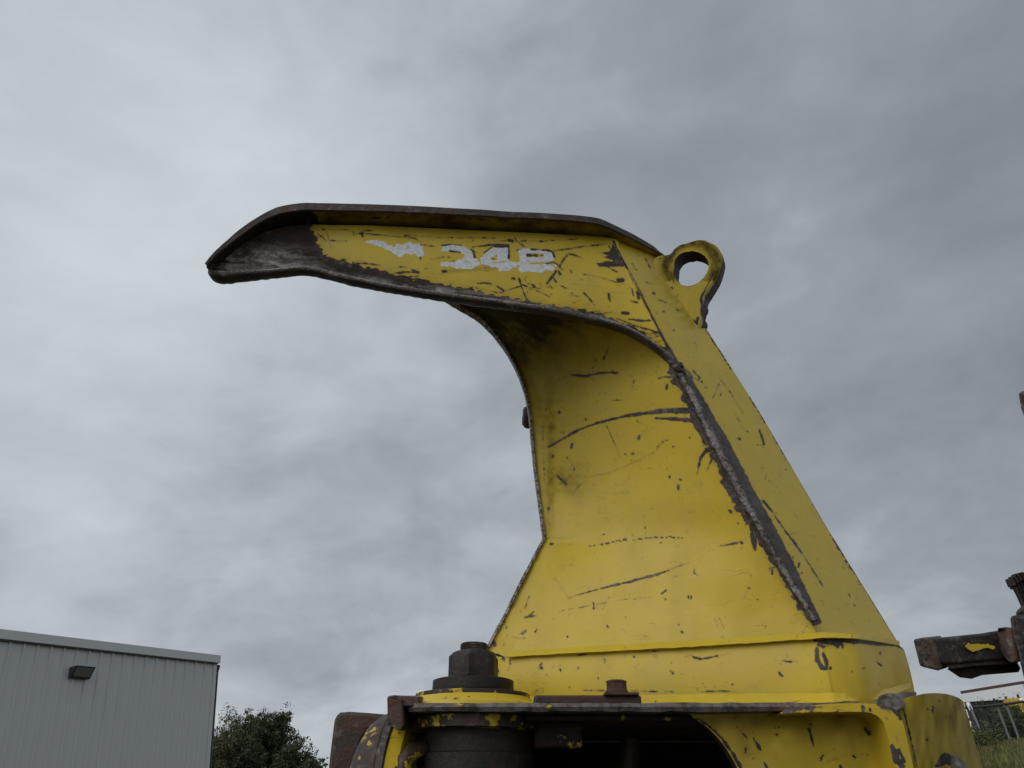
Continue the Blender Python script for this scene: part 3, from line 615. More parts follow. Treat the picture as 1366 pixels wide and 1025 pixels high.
# spread the match so the quads never cross: arc parameter with angle of outer points
for q in eo_d:
    x, y = inner_at(ang(q)); inn_m.append((x, y, Ye(x)))
D = np.array([.020, .036, -.010])
Of = np.array([V(*q) for q in eo_d]); If = np.array([V(*q) for q in inn_m]); n = len(Of)
nr = 22; t = np.linspace(0, 1, nr)[:, None, None]; face = Of[None]*(1-t)+If[None]*t
# soft worn rim
face[0] += D*.10; face[0] -= (Of-If)*0
allv = np.concatenate([face.reshape(-1, 3), Of+D*.5+np.array([.002, 0, 0]), Of+D, If+D*.5, If+D])
fs = []
for j in range(nr-1):
    for i in range(n): i2 = (i+1) % n; fs.append((j*n+i, (j+1)*n+i, (j+1)*n+i2, j*n+i2))
o1, o2, i1, i2_ = nr*n, nr*n+n, nr*n+2*n, nr*n+3*n
for i in range(n):
    k = (i+1) % n
    fs += [(i, k, o1+k, o1+i), (o1+i, o1+k, o2+k, o2+i), ((nr-1)*n+i, i1+i, i1+k, (nr-1)*n+k), (i1+i, i2_+i, i2_+k, i1+k), (o2+i, o2+k, i2_+k, i2_+i)]
X, Y = proj(allv)
wv = field(X, Y, [([(893,340),(900,336),(908,330)], [2,1,.8]), ([(893,345),(900,338)], 2), ([(935,398),(937,418)], 2.2), ([(931,425),(929,432)], 2.6), ([(925,427),(926,428)], 1.4),
                  ([(946,331),(957,338),(956,356),(950,370),(941,386),(936,396)], [.6,.9,1.4,1.2,1.2,1.4]), ([(899,365),(900,372)], 1.5), ([(899,377),(903,380)], 1.2), ([(886,350),(892,346)], .8), ([(896,384),(898,386)], 1), ([(885,362),(886,363)], .9), ([(880,346),(890,341)], 1)], [], 26, 4, 1.2)
wv[nr*n:] = 6
wv[:nr*n] = np.where(np.repeat(np.arange(nr), n) == nr-1, 2.0, wv[:nr*n])
gr = np.zeros(len(X)); gr[:nr*n] = np.clip((np.exp(-((np.hypot(X[:nr*n]-923, Y[:nr*n]-355)-33)/8)**2)*(Y[:nr*n] < 375))*1.1*(.5+vnoise(X[:nr*n], Y[:nr*n], 6)), 0, 1)
o = link('lifting_eye', mesh('lifting_eye', allv-BASE, fs, True, {'wear': wv, 'grime_shade': gr, 'polish': gr*.3}), M['paint'], head)
o.data.set_sharp_from_angle(angle=math.radians(40))
mb = MB(); wl = lin([V(866,352,1.80)+[0,0,0], V(884,374,1.812), V(904,402,1.828), V(929,437,1.85)], 60)
mb.tube([q-BASE+np.array([0, (vnoise(i*1., 0, 2)-.5)*.003, 0]) for i, q in enumerate(wl)], [.006+.002*vnoise(i*1., 5, 2) for i in range(60)], 8)
mb.build('weld_bead', M['paint'], head, smooth=True)
# weld along the back of the eye
mb = MB(); wl = lin([V(936,398,1.865), V(941,412,1.868), V(938,428,1.868), V(940,436,1.86), V(934,440,1.856)], 20)
mb.tube([q-BASE for q in wl], [.006+.004*random.random() for _ in wl], 7); mb.build('weld_bead', M['steel'], head, smooth=True)

# --- round boss behind the throat edge
mb = MB(); c_ = V(707, 557, 2.085)-BASE; c_[0] += .0
Mx = Matrix.Translation(Vector(c_)) @ Matrix.Rotation(math.radians(-90), 4, 'Y') @ Matrix.Scale(1, 4)
mb.lathe([(.034, -.02), (.034, .010), (.030, .018), (.022, .022)], Mx, 24); mb.build('pin_boss', M['steel_bright'], head, auto=35)
mb = MB(); mb.lathe([(.013, .020), (.013, .0235)], Matrix.Translation(Vector((0, 0, -.012))) @ Mx, 12); mb.build('boss_hole_disc', M['black'], head)  # black disc paints the dark of a hole onto the boss

# --- collar under the tower
col = [  # top outline, bottom outline (machine points)
    ((650,862,2.05),(646,942,2.05)), ((655,872,1.95),(655,944,1.95)), ((680,877,1.90),(688,947,1.89)), ((800,871,1.825),(804,947,1.815)), ((940,863,1.745),(950,947,1.73)), ((1075,853,1.672),(1092,947,1.655)),
    ((1098,852,1.665),(1118,947,1.648)), ((1120,852,1.672),(1142,946,1.655)), ((1145,853,1.695),(1165,944,1.685)), ((1175,857,1.79),(1195,940,1.79)), ((1203,864,1.885),(1219,936,1.90)), ((1209,880,1.93),(1222,936,1.96))]
tl = byidx([V(*a) for a, b in col], 420, True); bl_ = byidx([V(*b) for a, b in col], 420, True)
col_strokes = [([(770,874),(778,872),(803,868)], [1,2.2,1.8], .8), ([(808,867),(845,866),(870,865)], [.6,1.6,.6], .8), ([(852,867),(880,869)], .7, 1), ([(805,879),(808,881),(806,884)], .9), ([(771,891),(770,893)], 1.5), ([(747,893),(748,895)], 1.8), ([(913,877),(918,875),(923,874)], .6), ([(925,877),(935,879),(945,878),(958,875)], [1.7,1.9,1.3]), ([(960,875),(976,872)], .9, 1),
    ([(874,874),(875,879)], 1.4), ([(895,895),(897,898)], 2.6), ([(896,900),(894,901)], 1.4), ([(958,872),(960,890),(966,905),(972,918)], .6, 1.2), ([(955,860),(962,895)], .5, 1), ([(1045,881),(1050,883),(1057,883)], 1.6), ([(1062,883),(1064,884)], .7), ([(1040,898),(1043,902)], 2.6), ([(845,876),(846,877)], 1.2), ([(857,893),(857,894)], 1), ([(778,921),(805,922)], .8), ([(842,922),(877,923)], 1.1, .4), ([(882,923),(898,923)], .7, .8), ([(934,923),(960,922),(982,923)], [.8,1.4,.9]),
    ([(1090,866),(1090,880),(1096,891),(1102,892)], [3,3,3.5,2.4]), ([(1098,872),(1102,882),(1103,888)], [2,3,2]), ([(1089,872),(1088,882)], 1.5), ([(1108,891),(1108,892)], 1.5), ([(1086,854),(1100,857),(1120,858)], [2,3.5,3.5]), ([(1092,860),(1098,863)], 3), ([(1118,862),(1112,858)], 3), ([(1124,861),(1124,863)], 2),
    ([(1100,853),(1150,856),(1196,859),(1206,864)], [3.5,4,4.5,3]), ([(1174,871),(1174,873)], 1.1), ([(1170,884),(1175,888)], 1.1), ([(1137,896),(1137,897)], 1), ([(1163,877),(1163,877)], .8), ([(925,904),(925,906)], .9), ([(988,883),(988,884)], 1), ([(720,887),(724,892)], 1.2), ([(723,884),(719,893)], 1.2), ([(680,880),(681,886),(678,894)], .9), ([(671,875),(673,882)], 1.3), ([(664,893),(666,900)], 1.0), ([(738,889),(738,890)], 2)]
def col_f(X, Y):
    w_ = field(X, Y, col_strokes, [], 90, 21, 1.2)
    g = np.clip((X-1105)/90, 0, 1)*.25*vnoise(X, Y*.3, 9)
    return {'wear': w_, 'grime_shade': g, 'polish': .1+0*X}
t = np.linspace(0, 1, 70)[None, :, None]; G = tl[:, None]*(1-t)+bl_[:, None]*t; G[:, :, 1] += -.006*np.sin(np.pi*t[..., 0])
grid('collar', G, M['paint'], col_f)
mb = MB(); bk = [np.array([.75, 2.35, .30]), np.array([.05, 2.5, .30]), np.array([-.08, 2.1, .30])]
lo_b = [q*np.array([1, 1, 0])+np.array([0, 0, .15]) for q in bk]; ps = [tl[-1]]+bk+[tl[0]]; pb = [bl_[-1]]+lo_b+[bl_[0]]
mb.add([q-BASE for q in ps+pb], [(i, i+1, 5+i+1, 5+i) for i in range(4)]); mb.build('collar_back', M['paint'], head)
# collar cap between tower foot and collar (a narrow shelf)
mb = MB(); k = 60; a_ = byidx([V(*a) for a, b in col], k); ctr = np.array([.45, 2.0, a_[:, 2].mean()])
mb.add([q-BASE for q in a_]+[q-BASE+(ctr-q)*.25 for q in a_], [(i, i+1, k+i+1, k+i) for i in range(k-1)]); mb.build('collar_cap', M['paint'], head)
def bead(pts, r, name='weld_bead', mat=None, n=160, sq=1.0, jit=.25):
    L = lin([V(*q) for q in pts], n); b = MB()
    b.tube([q-BASE for q in L], [r*(1-jit/2+jit*vnoise(i*1., r*9999, 3)) for i in range(n)], 10, sq); return b.build(name, mat or M['paint'], head, smooth=True)
def chamfer(pts, name='weld_bead'):
    # pts: (x, y_top, y_bottom, Y, how far the lower edge stands proud)
    a_ = [V(x, yt, Yy) for x, yt, yb_, Yy, o_ in pts]; b2 = [V(x, yb_, Yy-o_) for x, yt, yb_, Yy, o_ in pts]; m2 = [V(x, (yt+yb_)/2-.5, Yy-o_*.42) for x, yt, yb_, Yy, o_ in pts]; c2 = [V(x, yb_+1.2, Yy-o_*.2) for x, yt, yb_, Yy, o_ in pts]
    G_ = ruled([a_, m2, b2, c2], 300, [5, 5, 2], True); Xc, Yc = proj(G_); G_[:, :, 1] += (vnoise(Xc, Yc, 6)-.5)*.002; G_[:, :, 2] += (vnoise(Xc*.5, Yc, 6)-.5)*.0015
    return grid(name, G_, M['paint'], lambda X, Y: {'wear': field(X, Y, [([(1100,858),(1130,860)], 1.5)], [], 10, 41, 1.4), 'grime_shade': 0*X})
chamfer([(676,869,876.5,1.900,.012),(800,861.5,869.5,1.826,.013),(940,853.5,862,1.746,.013),(1075,845,853,1.674,.013),(1098,843.5,851,1.664,.014),(1120,845,851.5,1.672,.013),(1145,847,853,1.697,.012),(1175,851,857,1.79,.012),(1200,855,861.5,1.882,.010)])
chamfer([(692,929,939,1.884,.016),(804,928,939,1.806,.016),(950,926,939,1.718,.018),(1088,925,938,1.650,.018),(1118,925,937,1.643,.018),(1146,925,936,1.675,.018),(1168,922,934,1.71,.018),(1194,916,926,1.79,.014),(1215,911,918,1.885,.010)])

# --- deck plate
zt = V(860, 937.5, 1.58)[2]; zb = V(860, 949, 1.58)[2]
dk = [(545,1.60),(560,1.585),(700,1.58),(860,1.58),(1000,1.58),(1110,1.578),(1172,1.575)]
fr = [V(x, 938, Yy) for x, Yy in dk]; n = 160; fr = lin([(q[0], q[1], zt) for q in fr], n)
for i in range(n): fr[i][1] += (vnoise(i*1., 0, 4)-.5)*.004+(vnoise(i*1., 7, 14)-.5)*.006
mb = MB(); topf = [q+np.array([0, .003, (vnoise(i*1., 3, 5)-.5)*.0025]) for i, q in enumerate(fr)]; botf = [np.array([q[0], q[1]+.002, zb+(vnoise(i*1., 9, 5)-.5)*.003]) for i, q in enumerate(fr)]
midf = [np.array([q[0], q[1]-.0015, (zt+zb)/2]) for q in fr]
bt = [np.array([q[0], 2.5, zt]) for q in fr]; bb = [np.array([q[0], 2.5, zb]) for q in fr]
rings = [bt, topf, midf, botf, bb]; flat = [q-BASE for r_ in rings for q in r_]
fs = [(j*n+i, j*n+i+1, ((j+1) % 5)*n+i+1, ((j+1) % 5)*n+i) for j in range(5) for i in range(n-1)]+[tuple(j*n for j in range(5)), tuple(j*n+n-1 for j in range(5))]
mb.add(flat, fs); mb.build('deck_plate', M['deck'], head, auto=40)

# --- big nut stack at the left
AX = V(631, 925, 1.74); ax = AX[0]
def zat(py, Yy): return V(683, py, Yy)[2]
def stack(name, prof, mat, n=40, cx=None, cy=1.74, auto=35):
    b = MB(); Mx = Matrix.Translation(Vector((0, 0, 0))); b.lathe([(r, z-BASE[2]) for r, z in prof], Matrix.Translation(Vector(((cx if cx is not None else ax)-BASE[0], cy-BASE[1], 0))), n)
    return b.build(name, mat, head, auto=auto)
px = 1.74/1.07/FPX                         # metres per photo pixel there
yb = 1.74
stack('boss_ring', [(95*px, zt), (94*px, zt+.006), (80*px, zat(929, yb-.12)), (77*px, zat(924, yb-.12))], M['paint_chipped'], 56)
stack('boss_rim', [(76*px, zat(925, yb-.11)), (76*px, zat(919, yb-.11)), (72*px, zat(918, yb-.11))], M['flaky'], 48)
stack('washer', [(54*px, zat(919, yb-.06)), (54.5*px, zat(916, yb-.06)), (54*px, zat(904, yb-.06)), (50*px, zat(902.5, yb-.06))], M['steel_dark'], 44)
zb0, zb1 = zat(903, yb-.02), zat(876, yb-.02); rn = 33*px
mb = MB(); hexr = []
for rr, z in [(1, zb0), (1, zb1), (.84, zb1+.009), (.72, zb1+.012)]:
    pts = []
    for k in range(48):
        a = 2*math.pi*k/48+math.radians(22); sec = math.cos(math.pi/6)/math.cos(((a-math.radians(22)+1e-9) % (math.pi/3))-math.pi/6)
        r_ = rn*sec/math.cos(math.pi/6)*.93 if rr == 1 else rn*(rr+.04)
        pts.append((ax-BASE[0]+r_*math.cos(a), yb-BASE[1]+r_*math.sin(a), z-BASE[2]))
    hexr.append(pts)
vs = [p_ for r_ in hexr for p_ in r_]; fs = [(j*48+k, j*48+(k+1) % 48, (j+1)*48+(k+1) % 48, (j+1)*48+k) for j in range(3) for k in range(48)]+[tuple(3*48+k for k in range(48))]
mb.add(vs, fs); mb.build('pin_nut', M['steel_dark'], head, auto=30)
M['nut'] = steel_mat('grimy_nut_steel', .62, (.78, .70, .66), rust=.4, bump=1.1); head.children[-1].data.materials[0] = M['nut']
prof = []; z0 = zb1+.011; nth = 5
for k in range(nth): prof += [(19.0*px, z0+k*.0034), (18.0*px, z0+k*.0034+.0017)]
prof += [(18.5*px, z0+nth*.0034), (16.5*px, z0+nth*.0034+.002)]
stack('threaded_stud', prof, M['nut'], 32)
# bolt and pad
mb = MB(); a = V(712, 938, 1.63); b_ = V(853, 938, 1.63)
lo_z = zat(941, 1.62); hi_z = zat(929, 1.62)
mb.box((a[0]-BASE[0], 1.60-BASE[1], lo_z-BASE[2]), (b_[0]-BASE[0], 1.66-BASE[1], hi_z-BASE[2])); mb.build('bolt_pad', M['rusty'], head, bevel=.004)
mb = MB(); cx = V(823, 930, 1.66)[0]; pxx = 1.66/1.07/FPX
mb.lathe([(16*pxx, hi_z-BASE[2]-.004), (16*pxx, zat(921, 1.64)-BASE[2]), (14*pxx, zat(920, 1.64)-BASE[2]), (13.5*pxx, zat(911, 1.64)-BASE[2]), (14.5*pxx, zat(908, 1.64)-BASE[2]), (12*pxx, zat(906.5, 1.64)-BASE[2])], Matrix.Translation(Vector((cx-BASE[0], 1.655-BASE[1], 0))), 6)
mb.build('bolt_head', M['rusty'], head, bevel=.0015)
mb = MB(); mb.box((V(806,930,1.6)[0]-BASE[0], 1.59-BASE[1], hi_z-BASE[2]-.001), (V(852,930,1.6)[0]-BASE[0], 1.63-BASE[1], hi_z-BASE[2]+.004)); mb.build('lock_tab', M['rusty'], head, bevel=.001)

# --- under the deck: pin housing, ring, skirt with arched opening
stack('housing_ring', [(92*px, zb-.002), (92*px, zat(968, 1.60)), (86*px, zat(970, 1.60))], M['flaky'], 48, cy=1.745)
stack('pin_housing', [(72*px, zat(966, 1.6)), (72*px, zat(1000, 1.6)), (75*px, zat(1002, 1.6)), (75*px, zat(1100, 1.55))], M['steel_dark'], 48, cx=V(634, 980, 1.68)[0], cy=1.74)
SK = 1.625
arch = [(925,958),(940,968),(955,982),(968,998),(980,1018),(992,1045),(1000,1080)]
topk = [(925,948),(960,948),(1000,948),(1060,948),(1120,948),(1170,948),(1200,948)]
botk = [(1000,1110),(1040,1110),(1080,1110),(1130,1110),(1170,1110),(1200,1110),(1235,1110)]
# rows follow the arch from its crown to its foot; columns run right to the corner
cols = [[V(x, y, SK) for x, y in arch], [V(x, y, SK) for x, y in [(1190,948),(1195,968),(1199,985),(1203,1005),(1210,1025),(1218,1050),(1230,1080)]]]
skirt_strokes = [([(1079,973),(1083,985),(1086,997)], [1.6,2.2,.8]), ([(1153,972),(1160,980)], 2.4), ([(1155,978),(1162,976)], 1), ([(1095,1012),(1098,1008)], 2.4), ([(1097,1012),(1093,1016)], 1), ([(1138,1008),(1140,1010)], 1.8), ([(1121,1022),(1123,1026)], 2.2), ([(983,970),(990,978),(998,986)], .8, 1), ([(1005,985),(1010,993),(1014,1000)], [1.5,2.6,1.8]), ([(1020,1018),(1024,1026)], 2.2), ([(995,998),(994,1005)], 1.0), ([(1036,980),(1037,981)], 1.4), ([(1157,1007),(1158,1008)], 1.2),
    ([(927,957),(945,968),(962,984),(976,1003),(988,1024),(996,1045)], [1.2,2.2,2.0,2.6,2.4]), ([(1186,1010),(1190,1022)], 2)]
grid('skirt_plate', ruled(cols, 150, [220], True), M['paint_dirty'], lambda X, Y: {'wear': field(X, Y, skirt_strokes, [], 60, 31, 1.4), 'grime_shade': np.clip(.55-.4*(Y-948)/60, 0, 1)*vnoise(X, Y, 14)+.25*vnoise(X, Y, 30), 'polish': 0*X})  # painted darker near the deck, where its shade falls; patchy dirt besides
mb = MB(); mb.add([q-BASE for q in [V(915,946,SK), V(1190,946,SK), V(1190,950,SK), V(925,958,SK)]], [(0, 1, 2, 3)]); mb.build('skirt_top', M['paint_dirty'], head)
# arch lip (thickness of the cut plate)
mb = MB(); A_ = byidx([V(x, y, SK) for x, y in arch], 40); mb.add([q-BASE for q in A_]+[q-BASE+np.array([0, .03, 0]) for q in A_], [(i, i+1, 41+i, 40+i) for i in range(39)]); mb.build('arch_lip', M['steel'], head)
# inner walls of the hollow body
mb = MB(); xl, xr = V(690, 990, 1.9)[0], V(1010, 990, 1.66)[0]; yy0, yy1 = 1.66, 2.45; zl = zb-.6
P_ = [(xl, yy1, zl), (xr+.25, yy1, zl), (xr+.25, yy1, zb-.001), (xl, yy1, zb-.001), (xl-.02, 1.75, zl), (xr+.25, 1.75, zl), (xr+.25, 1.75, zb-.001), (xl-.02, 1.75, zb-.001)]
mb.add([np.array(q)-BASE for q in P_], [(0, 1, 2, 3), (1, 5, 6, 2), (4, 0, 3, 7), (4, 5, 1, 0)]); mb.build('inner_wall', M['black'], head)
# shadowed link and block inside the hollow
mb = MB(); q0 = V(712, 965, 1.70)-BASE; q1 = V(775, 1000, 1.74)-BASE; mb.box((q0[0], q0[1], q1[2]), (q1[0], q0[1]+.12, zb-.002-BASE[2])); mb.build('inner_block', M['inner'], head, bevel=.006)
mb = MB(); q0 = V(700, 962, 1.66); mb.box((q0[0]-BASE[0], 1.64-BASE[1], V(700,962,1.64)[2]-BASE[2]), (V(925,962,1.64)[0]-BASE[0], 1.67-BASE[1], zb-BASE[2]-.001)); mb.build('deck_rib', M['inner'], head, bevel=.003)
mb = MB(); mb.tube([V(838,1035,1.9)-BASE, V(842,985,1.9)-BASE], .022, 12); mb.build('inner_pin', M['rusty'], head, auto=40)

# corner flange: the bright front edge turning down at the right
fl_in = [(1040,952),(1075,951),(1110,950),(1150,950),(1166,953),(1177,962),(1183,978),(1189,1005),(1196,1040),(1206,1085)]
fl_out = [(1046,947),(1078,942),(1112,939),(1160,938),(1184,942),(1198,950),(1205,966),(1213,998),(1222,1038),(1234,1085)]
FY = 1.562
flange_strokes = [([(1168,927),(1180,935),(1196,940),(1204,955)], [9,11,11,6]), ([(1045,948),(1075,945),(1105,943)], [3.5,2.5,.6]), ([(1050,951),(1110,951),(1160,952)], [1.6,1,1.2], 1), ([(1151,944),(1152,950)], 2.1), ([(1160,945),(1161,948)], 1.8), ([(1182,958),(1184,960)], 1.5), ([(1195,983),(1197,988)], 1.2), ([(1190,996),(1194,1003),(1197,1015),(1204,1024)], [3,5,5,4]), ([(1199,1000),(1206,1016)], 2.5), ([(1187,1000),(1192,1030)], 2.5)]
grid('corner_flange', ruled([[V(x, y, FY) for x, y in fl_out], [V(x, y, FY-.002) for x, y in fl_in]], 300, [24]), M['paint'], lambda X, Y: {'wear': field(X, Y, flange_strokes, [], 6, 33, 2.0), 'grime_shade': .1+0*X, 'polish': .2+0*X})
mb = MB(); k = 60; fi = byidx([V(x, y, FY) for x, y in fl_in], k); fo = byidx([V(x, y, FY+.0005) for x, y in fl_out], k)
mb.add([q-BASE for q in fi]+[q-BASE+np.array([0, .065, 0]) for q in fi], [(i, i+1, k+i+1, k+i) for i in range(k-1)])
mb.add([q-BASE for q in fo]+[q-BASE+np.array([.01, .10, 0]) for q in fo], [(i, i+1, k+i+1, k+i) for i in range(k-1)]); mb.build('flange_side', M['paint_dirty'], head)
# rubbed corner lump on top of the flange
mb = MB(); mb.hexa([q-BASE for q in [V(1168,940,1.565), V(1172,929,1.565), V(1182,926,1.566), V(1196,931,1.566), V(1205,945,1.566), V(1197,950,1.564)]], [q-BASE for q in [V(1176,938,1.66), V(1180,925,1.66), V(1196,925,1.67), V(1222,922,1.70), V(1224,926,1.70), V(1205,948,1.66)]])
mb.build('rubbed_corner', M['steel_bright'], head, bevel=.004)
mb = MB(); mb.hexa([q-BASE for q in [V(1190,940,1.60), V(1212,934,1.60), V(1216,965,1.60), V(1200,975,1.60)]], [q-BASE for q in [V(1194,940,1.66), V(1216,934,1.66), V(1220,965,1.66), V(1204,975,1.66)]]); mb.build('joint_plate', M['steel_dark'], head, bevel=.003)
# side housing at the right
hs = [[(1195,936,1.585),(1203,966,1.585),(1209,1000,1.585),(1224,1060,1.585)], [(1222,928,1.60),(1226,966,1.60),(1234,1000,1.60),(1248,1060,1.60)], [(1240,925,1.635),(1245,966,1.635),(1252,1000,1.635),(1262,1060,1.635)], [(1262,926,1.72),(1268,966,1.72),(1274,1000,1.72),(1284,1060,1.72)],
      [(1278,931,1.82),(1286,966,1.82),(1292,1000,1.82),(1304,1060,1.82)], [(1285,936,1.95),(1294,966,1.95),(1303,1000,1.95),(1318,1060,1.95)]]
cs = [byidx([V(*q) for q in c_], 160) for c_ in hs]; cs = np.array(cs)         # 6 x 160 x 3
HG = np.array([byidx(cs[:, i], 90) for i in range(160)])
grid('side_housing', HG, M['paint_dirty'], lambda X, Y: {'wear': field(X, Y, [([(1250,1022),(1262,1012),(1275,1018)], [3,8,5]), ([(1205,946),(1210,966),(1218,1000),(1226,1035)], [2.2,1.2,1.2,1.2])], [], 30, 35, 1.5), 'grime_shade': np.clip(.25+.6*vnoise(X*1.3, Y*.25, 8)-.1, 0, 1), 'polish': 0*X})
mb = MB(); tpl = HG[0]; mb.add([q-BASE for q in tpl]+[q-BASE+(np.array([.75, 2.4, q[2]])-q)*.8 for q in tpl], [(i, i+1, 90+i+1, 90+i) for i in range(89)]); mb.build('housing_cap', M['paint_dirty'], head)
mb = MB(); mb.lathe([(.03, 0), (.03, .012), (.022, .02), (.0, .021)], Matrix.Translation(Vector(V(1268,1029,1.70)-BASE)) @ Matrix.Rotation(math.radians(70), 4, 'X'), 16); mb.build('plug', M['steel_bright'], head, auto=40)

# --- left end: end block, bent bracket, roller
mb = MB()
mb.hexa([q-BASE for q in [V(516,929,1.60), V(527,927,1.585), V(537,933,1.585), V(539,970,1.585), V(532,976,1.585), V(517,966,1.60)]], [q-BASE for q in [V(527,929,1.72), V(545,928,1.72), V(552,933,1.72), V(552,970,1.72), V(545,975,1.72), V(528,966,1.72)]])
mb.build('end_block', M['rusty'], head, bevel=.004)
mb = MB(); mb.hexa([q-BASE for q in [V(534,929,1.60), V(560,930,1.60), V(560,942,1.595), V(537,942,1.59)]], [q-BASE for q in [V(540,928,1.75), V(570,928,1.75), V(570,938,1.75), V(542,938,1.75)]]); mb.build('end_web', M['flaky'], head, bevel=.003)
bo = [(446,962),(448,955),(454,950.5),(466,949.5),(490,951),(535,955),(535,966),(505,968),(490,975),(482,990),(478,1015),(474,1090),(433,1090),(438,1030),(440,1010),(443,985)]
mb = MB(); mb.hexa([V(x, y, 1.90)-BASE for x, y in bo], [V(x+(3 if x < 500 else 0), y+2, 1.99)-BASE for x, y in bo]); mb.build('bent_bracket', M['rusty'], head, bevel=.007)
mb = MB(); mb.add([q-BASE for q in [V(475,975,1.98), V(560,970,1.98), V(560,1090,1.98), V(468,1090,1.98)]], [(0, 1, 2, 3)]); mb.v += []; o = mb.build('bracket_web', M['steel_dark'], head); so = o.modifiers.new('solid', 'SOLIDIFY'); so.thickness = .02
# roller: axis nearly across the picture, seen a little from its right end
rc = V(523, 1070, 1.80)-BASE
Mx = Matrix.Translation(Vector(rc)) @ Matrix.Rotation(math.radians(-7), 4, 'Z') @ Matrix.Rotation(math.radians(90), 4, 'Y')
def rl(name, prof, mat): b = MB(); b.lathe(prof, Mx, 56); return b.build(name, mat, head, auto=30)
R_ = .172
rl('roller', [(.05, -.078), (R_*.45, -.074), (R_*.70, -.062), (R_*.86, -.045), (R_*.96, -.022), (R_, .0), (R_*.99, .004)], M['flaky'])
rl('roller_flange', [(R_*1.0, .003), (R_*1.015, .006), (R_*1.015, .018), (R_*.99, .021)], M['steel'])
rl('roller_end', [(R_*.985, .020), (R_*.93, .045), (R_*.80, .052), (.05, .055)], M['paint_chipped'])
mb = MB(); mb.tube([V(533,1050,1.66)-BASE, V(541,1012,1.66)-BASE, V(552,1002,1.665)-BASE, V(566,998,1.68)-BASE], [.016, .016, .015, .014], 12, up=(0, 1, 0)); mb.build('hose_elbow', M['flaky'], head, auto=50)

# ------------------------------------------------------------------ SECOND MACHINE at the right edge
M['grey2'] = steel_mat('weathered_dark_steel', .40, (.70, .76, .82), bump=1.0); M['mossy'] = steel_mat('pitted_mossy_steel', .75, (.80, .82, .66), rust=.55, bump=1.6)
dm = bpy.data.objects.new('dark_attachment', None); scn.collection.objects.link(dm); B2 = V(1380, 900, 3.2); wb2 = C+RM@B2
mw2 = mw.copy()
for i in range(3): mw2[i][3] = wb2[i]
dm.matrix_world = mw2
tag(dm, 'dark rusty steel attachment with a torn yellow patch on its stubby arm, right edge', 'attachment')
def P2(x, y, Y): return V(x, y, Y)-B2
mb = MB(); mb.hexa([P2(1218,853,3.0), P2(1246,850,3.0), P2(1257,893,3.0), P2(1251,895,3.0), P2(1227,889,3.0)], [P2(1228,851,3.35), P2(1256,848,3.35), P2(1266,890,3.35), P2(1260,892,3.35), P2(1238,888,3.35)])
mb.build('end_block', M['mossy'], dm, bevel=.008)
mb = MB(); mb.hexa([P2(1244,853,3.01), P2(1300,846.5,3.04), P2(1352,838,3.06), P2(1356,880,3.06), P2(1300,884,3.04), P2(1256,887,3.01)], [P2(1250,851,3.3), P2(1310,845,3.3), P2(1360,838,3.3), P2(1366,875,3.3), P2(1310,878,3.3), P2(1264,881,3.3)])
mb.build('arm', M['grey2'], dm, bevel=.01)
mb = MB(); mb.hexa([P2(1258,886,3.03), P2(1300,883.5,3.05), P2(1358,879,3.07), P2(1358,886,3.07), P2(1300,889,3.05), P2(1268,893,3.03)], [P2(1262,885,3.3), P2(1300,882,3.3), P2(1358,878,3.3), P2(1358,884,3.3), P2(1300,887,3.3), P2(1272,890,3.3)]); mb.build('lower_lip', M['steel'], dm, bevel=.004)
mb = MB(); mb.hexa([P2(1262,892,3.12), P2(1300,889,3.12), P2(1358,886,3.12), P2(1360,897,3.12), P2(1310,901,3.12), P2(1296,906,3.12), P2(1280,904,3.12)], [P2(1268,890,3.3), P2(1300,888,3.3), P2(1358,885,3.3), P2(1362,893,3.3), P2(1310,898,3.3), P2(1296,903,3.3), P2(1282,900,3.3)]); mb.build('lower_plate', M['steel'], dm, bevel=.006)
mb = MB(); pt = [(1287.5,863),(1290,860),(1292,858),(1294,860),(1298,859.5),(1304,859),(1307,860),(1311,859.5),(1314,860.5),(1317,858.8),(1320,861),(1326,862),(1327,865),(1324,867),(1318,864.5),(1312,865),(1306,867.5),(1300,869),(1297,870),(1292,867)]
pa = [P2(x, y, 3.0-.002+(x-1244)*.0005+.004) for x, y in pt]; mb.hexa([q+np.array([0, -.003, 0]) for q in pa], [q+np.array([0, .004, 0]) for q in pa]); mb.build('paint_patch', plain_mat('yellow_paint_patch', (.62, .44, .03), .5, .15, 30), dm)
dm.children[-1]['label'] = 'torn patch of yellow paint'
mb = MB(); mb.hexa([P2(1347,822,2.98), P2(1400,815,2.98), P2(1400,960,2.98), P2(1372,930,2.98), P2(1360,880,2.98), P2(1350,845,2.98)], [P2(1352,822,3.4), P2(1404,815,3.4), P2(1404,960,3.4), P2(1376,930,3.4), P2(1364,880,3.4), P2(1356,845,3.4)]); mb.build('post', M['grey2'], dm, bevel=.012)
mb = MB(); c0 = P2(1342, 846, 3.0); mb.tube([P2(1330,846,2.99), P2(1348,842,2.99)], [.10*.6, .10*.65], 14, .9); 
mb = MB(); mb.hexa([P2(1329,841,3.03), P2(1334,838,3.0), P2(1341,836.5,2.99), P2(1352,838,2.98), P2(1360,884,2.98), P2(1346,884,2.99), P2(1335,870,3.03)], [P2(1332,842,3.12), P2(1336,839,3.12), P2(1343,837.5,3.12), P2(1354,838,3.12), P2(1362,884,3.12), P2(1348,883,3.12), P2(1337,870,3.12)]); mb.build('knuckle', M['rusty'], dm, bevel=.01)
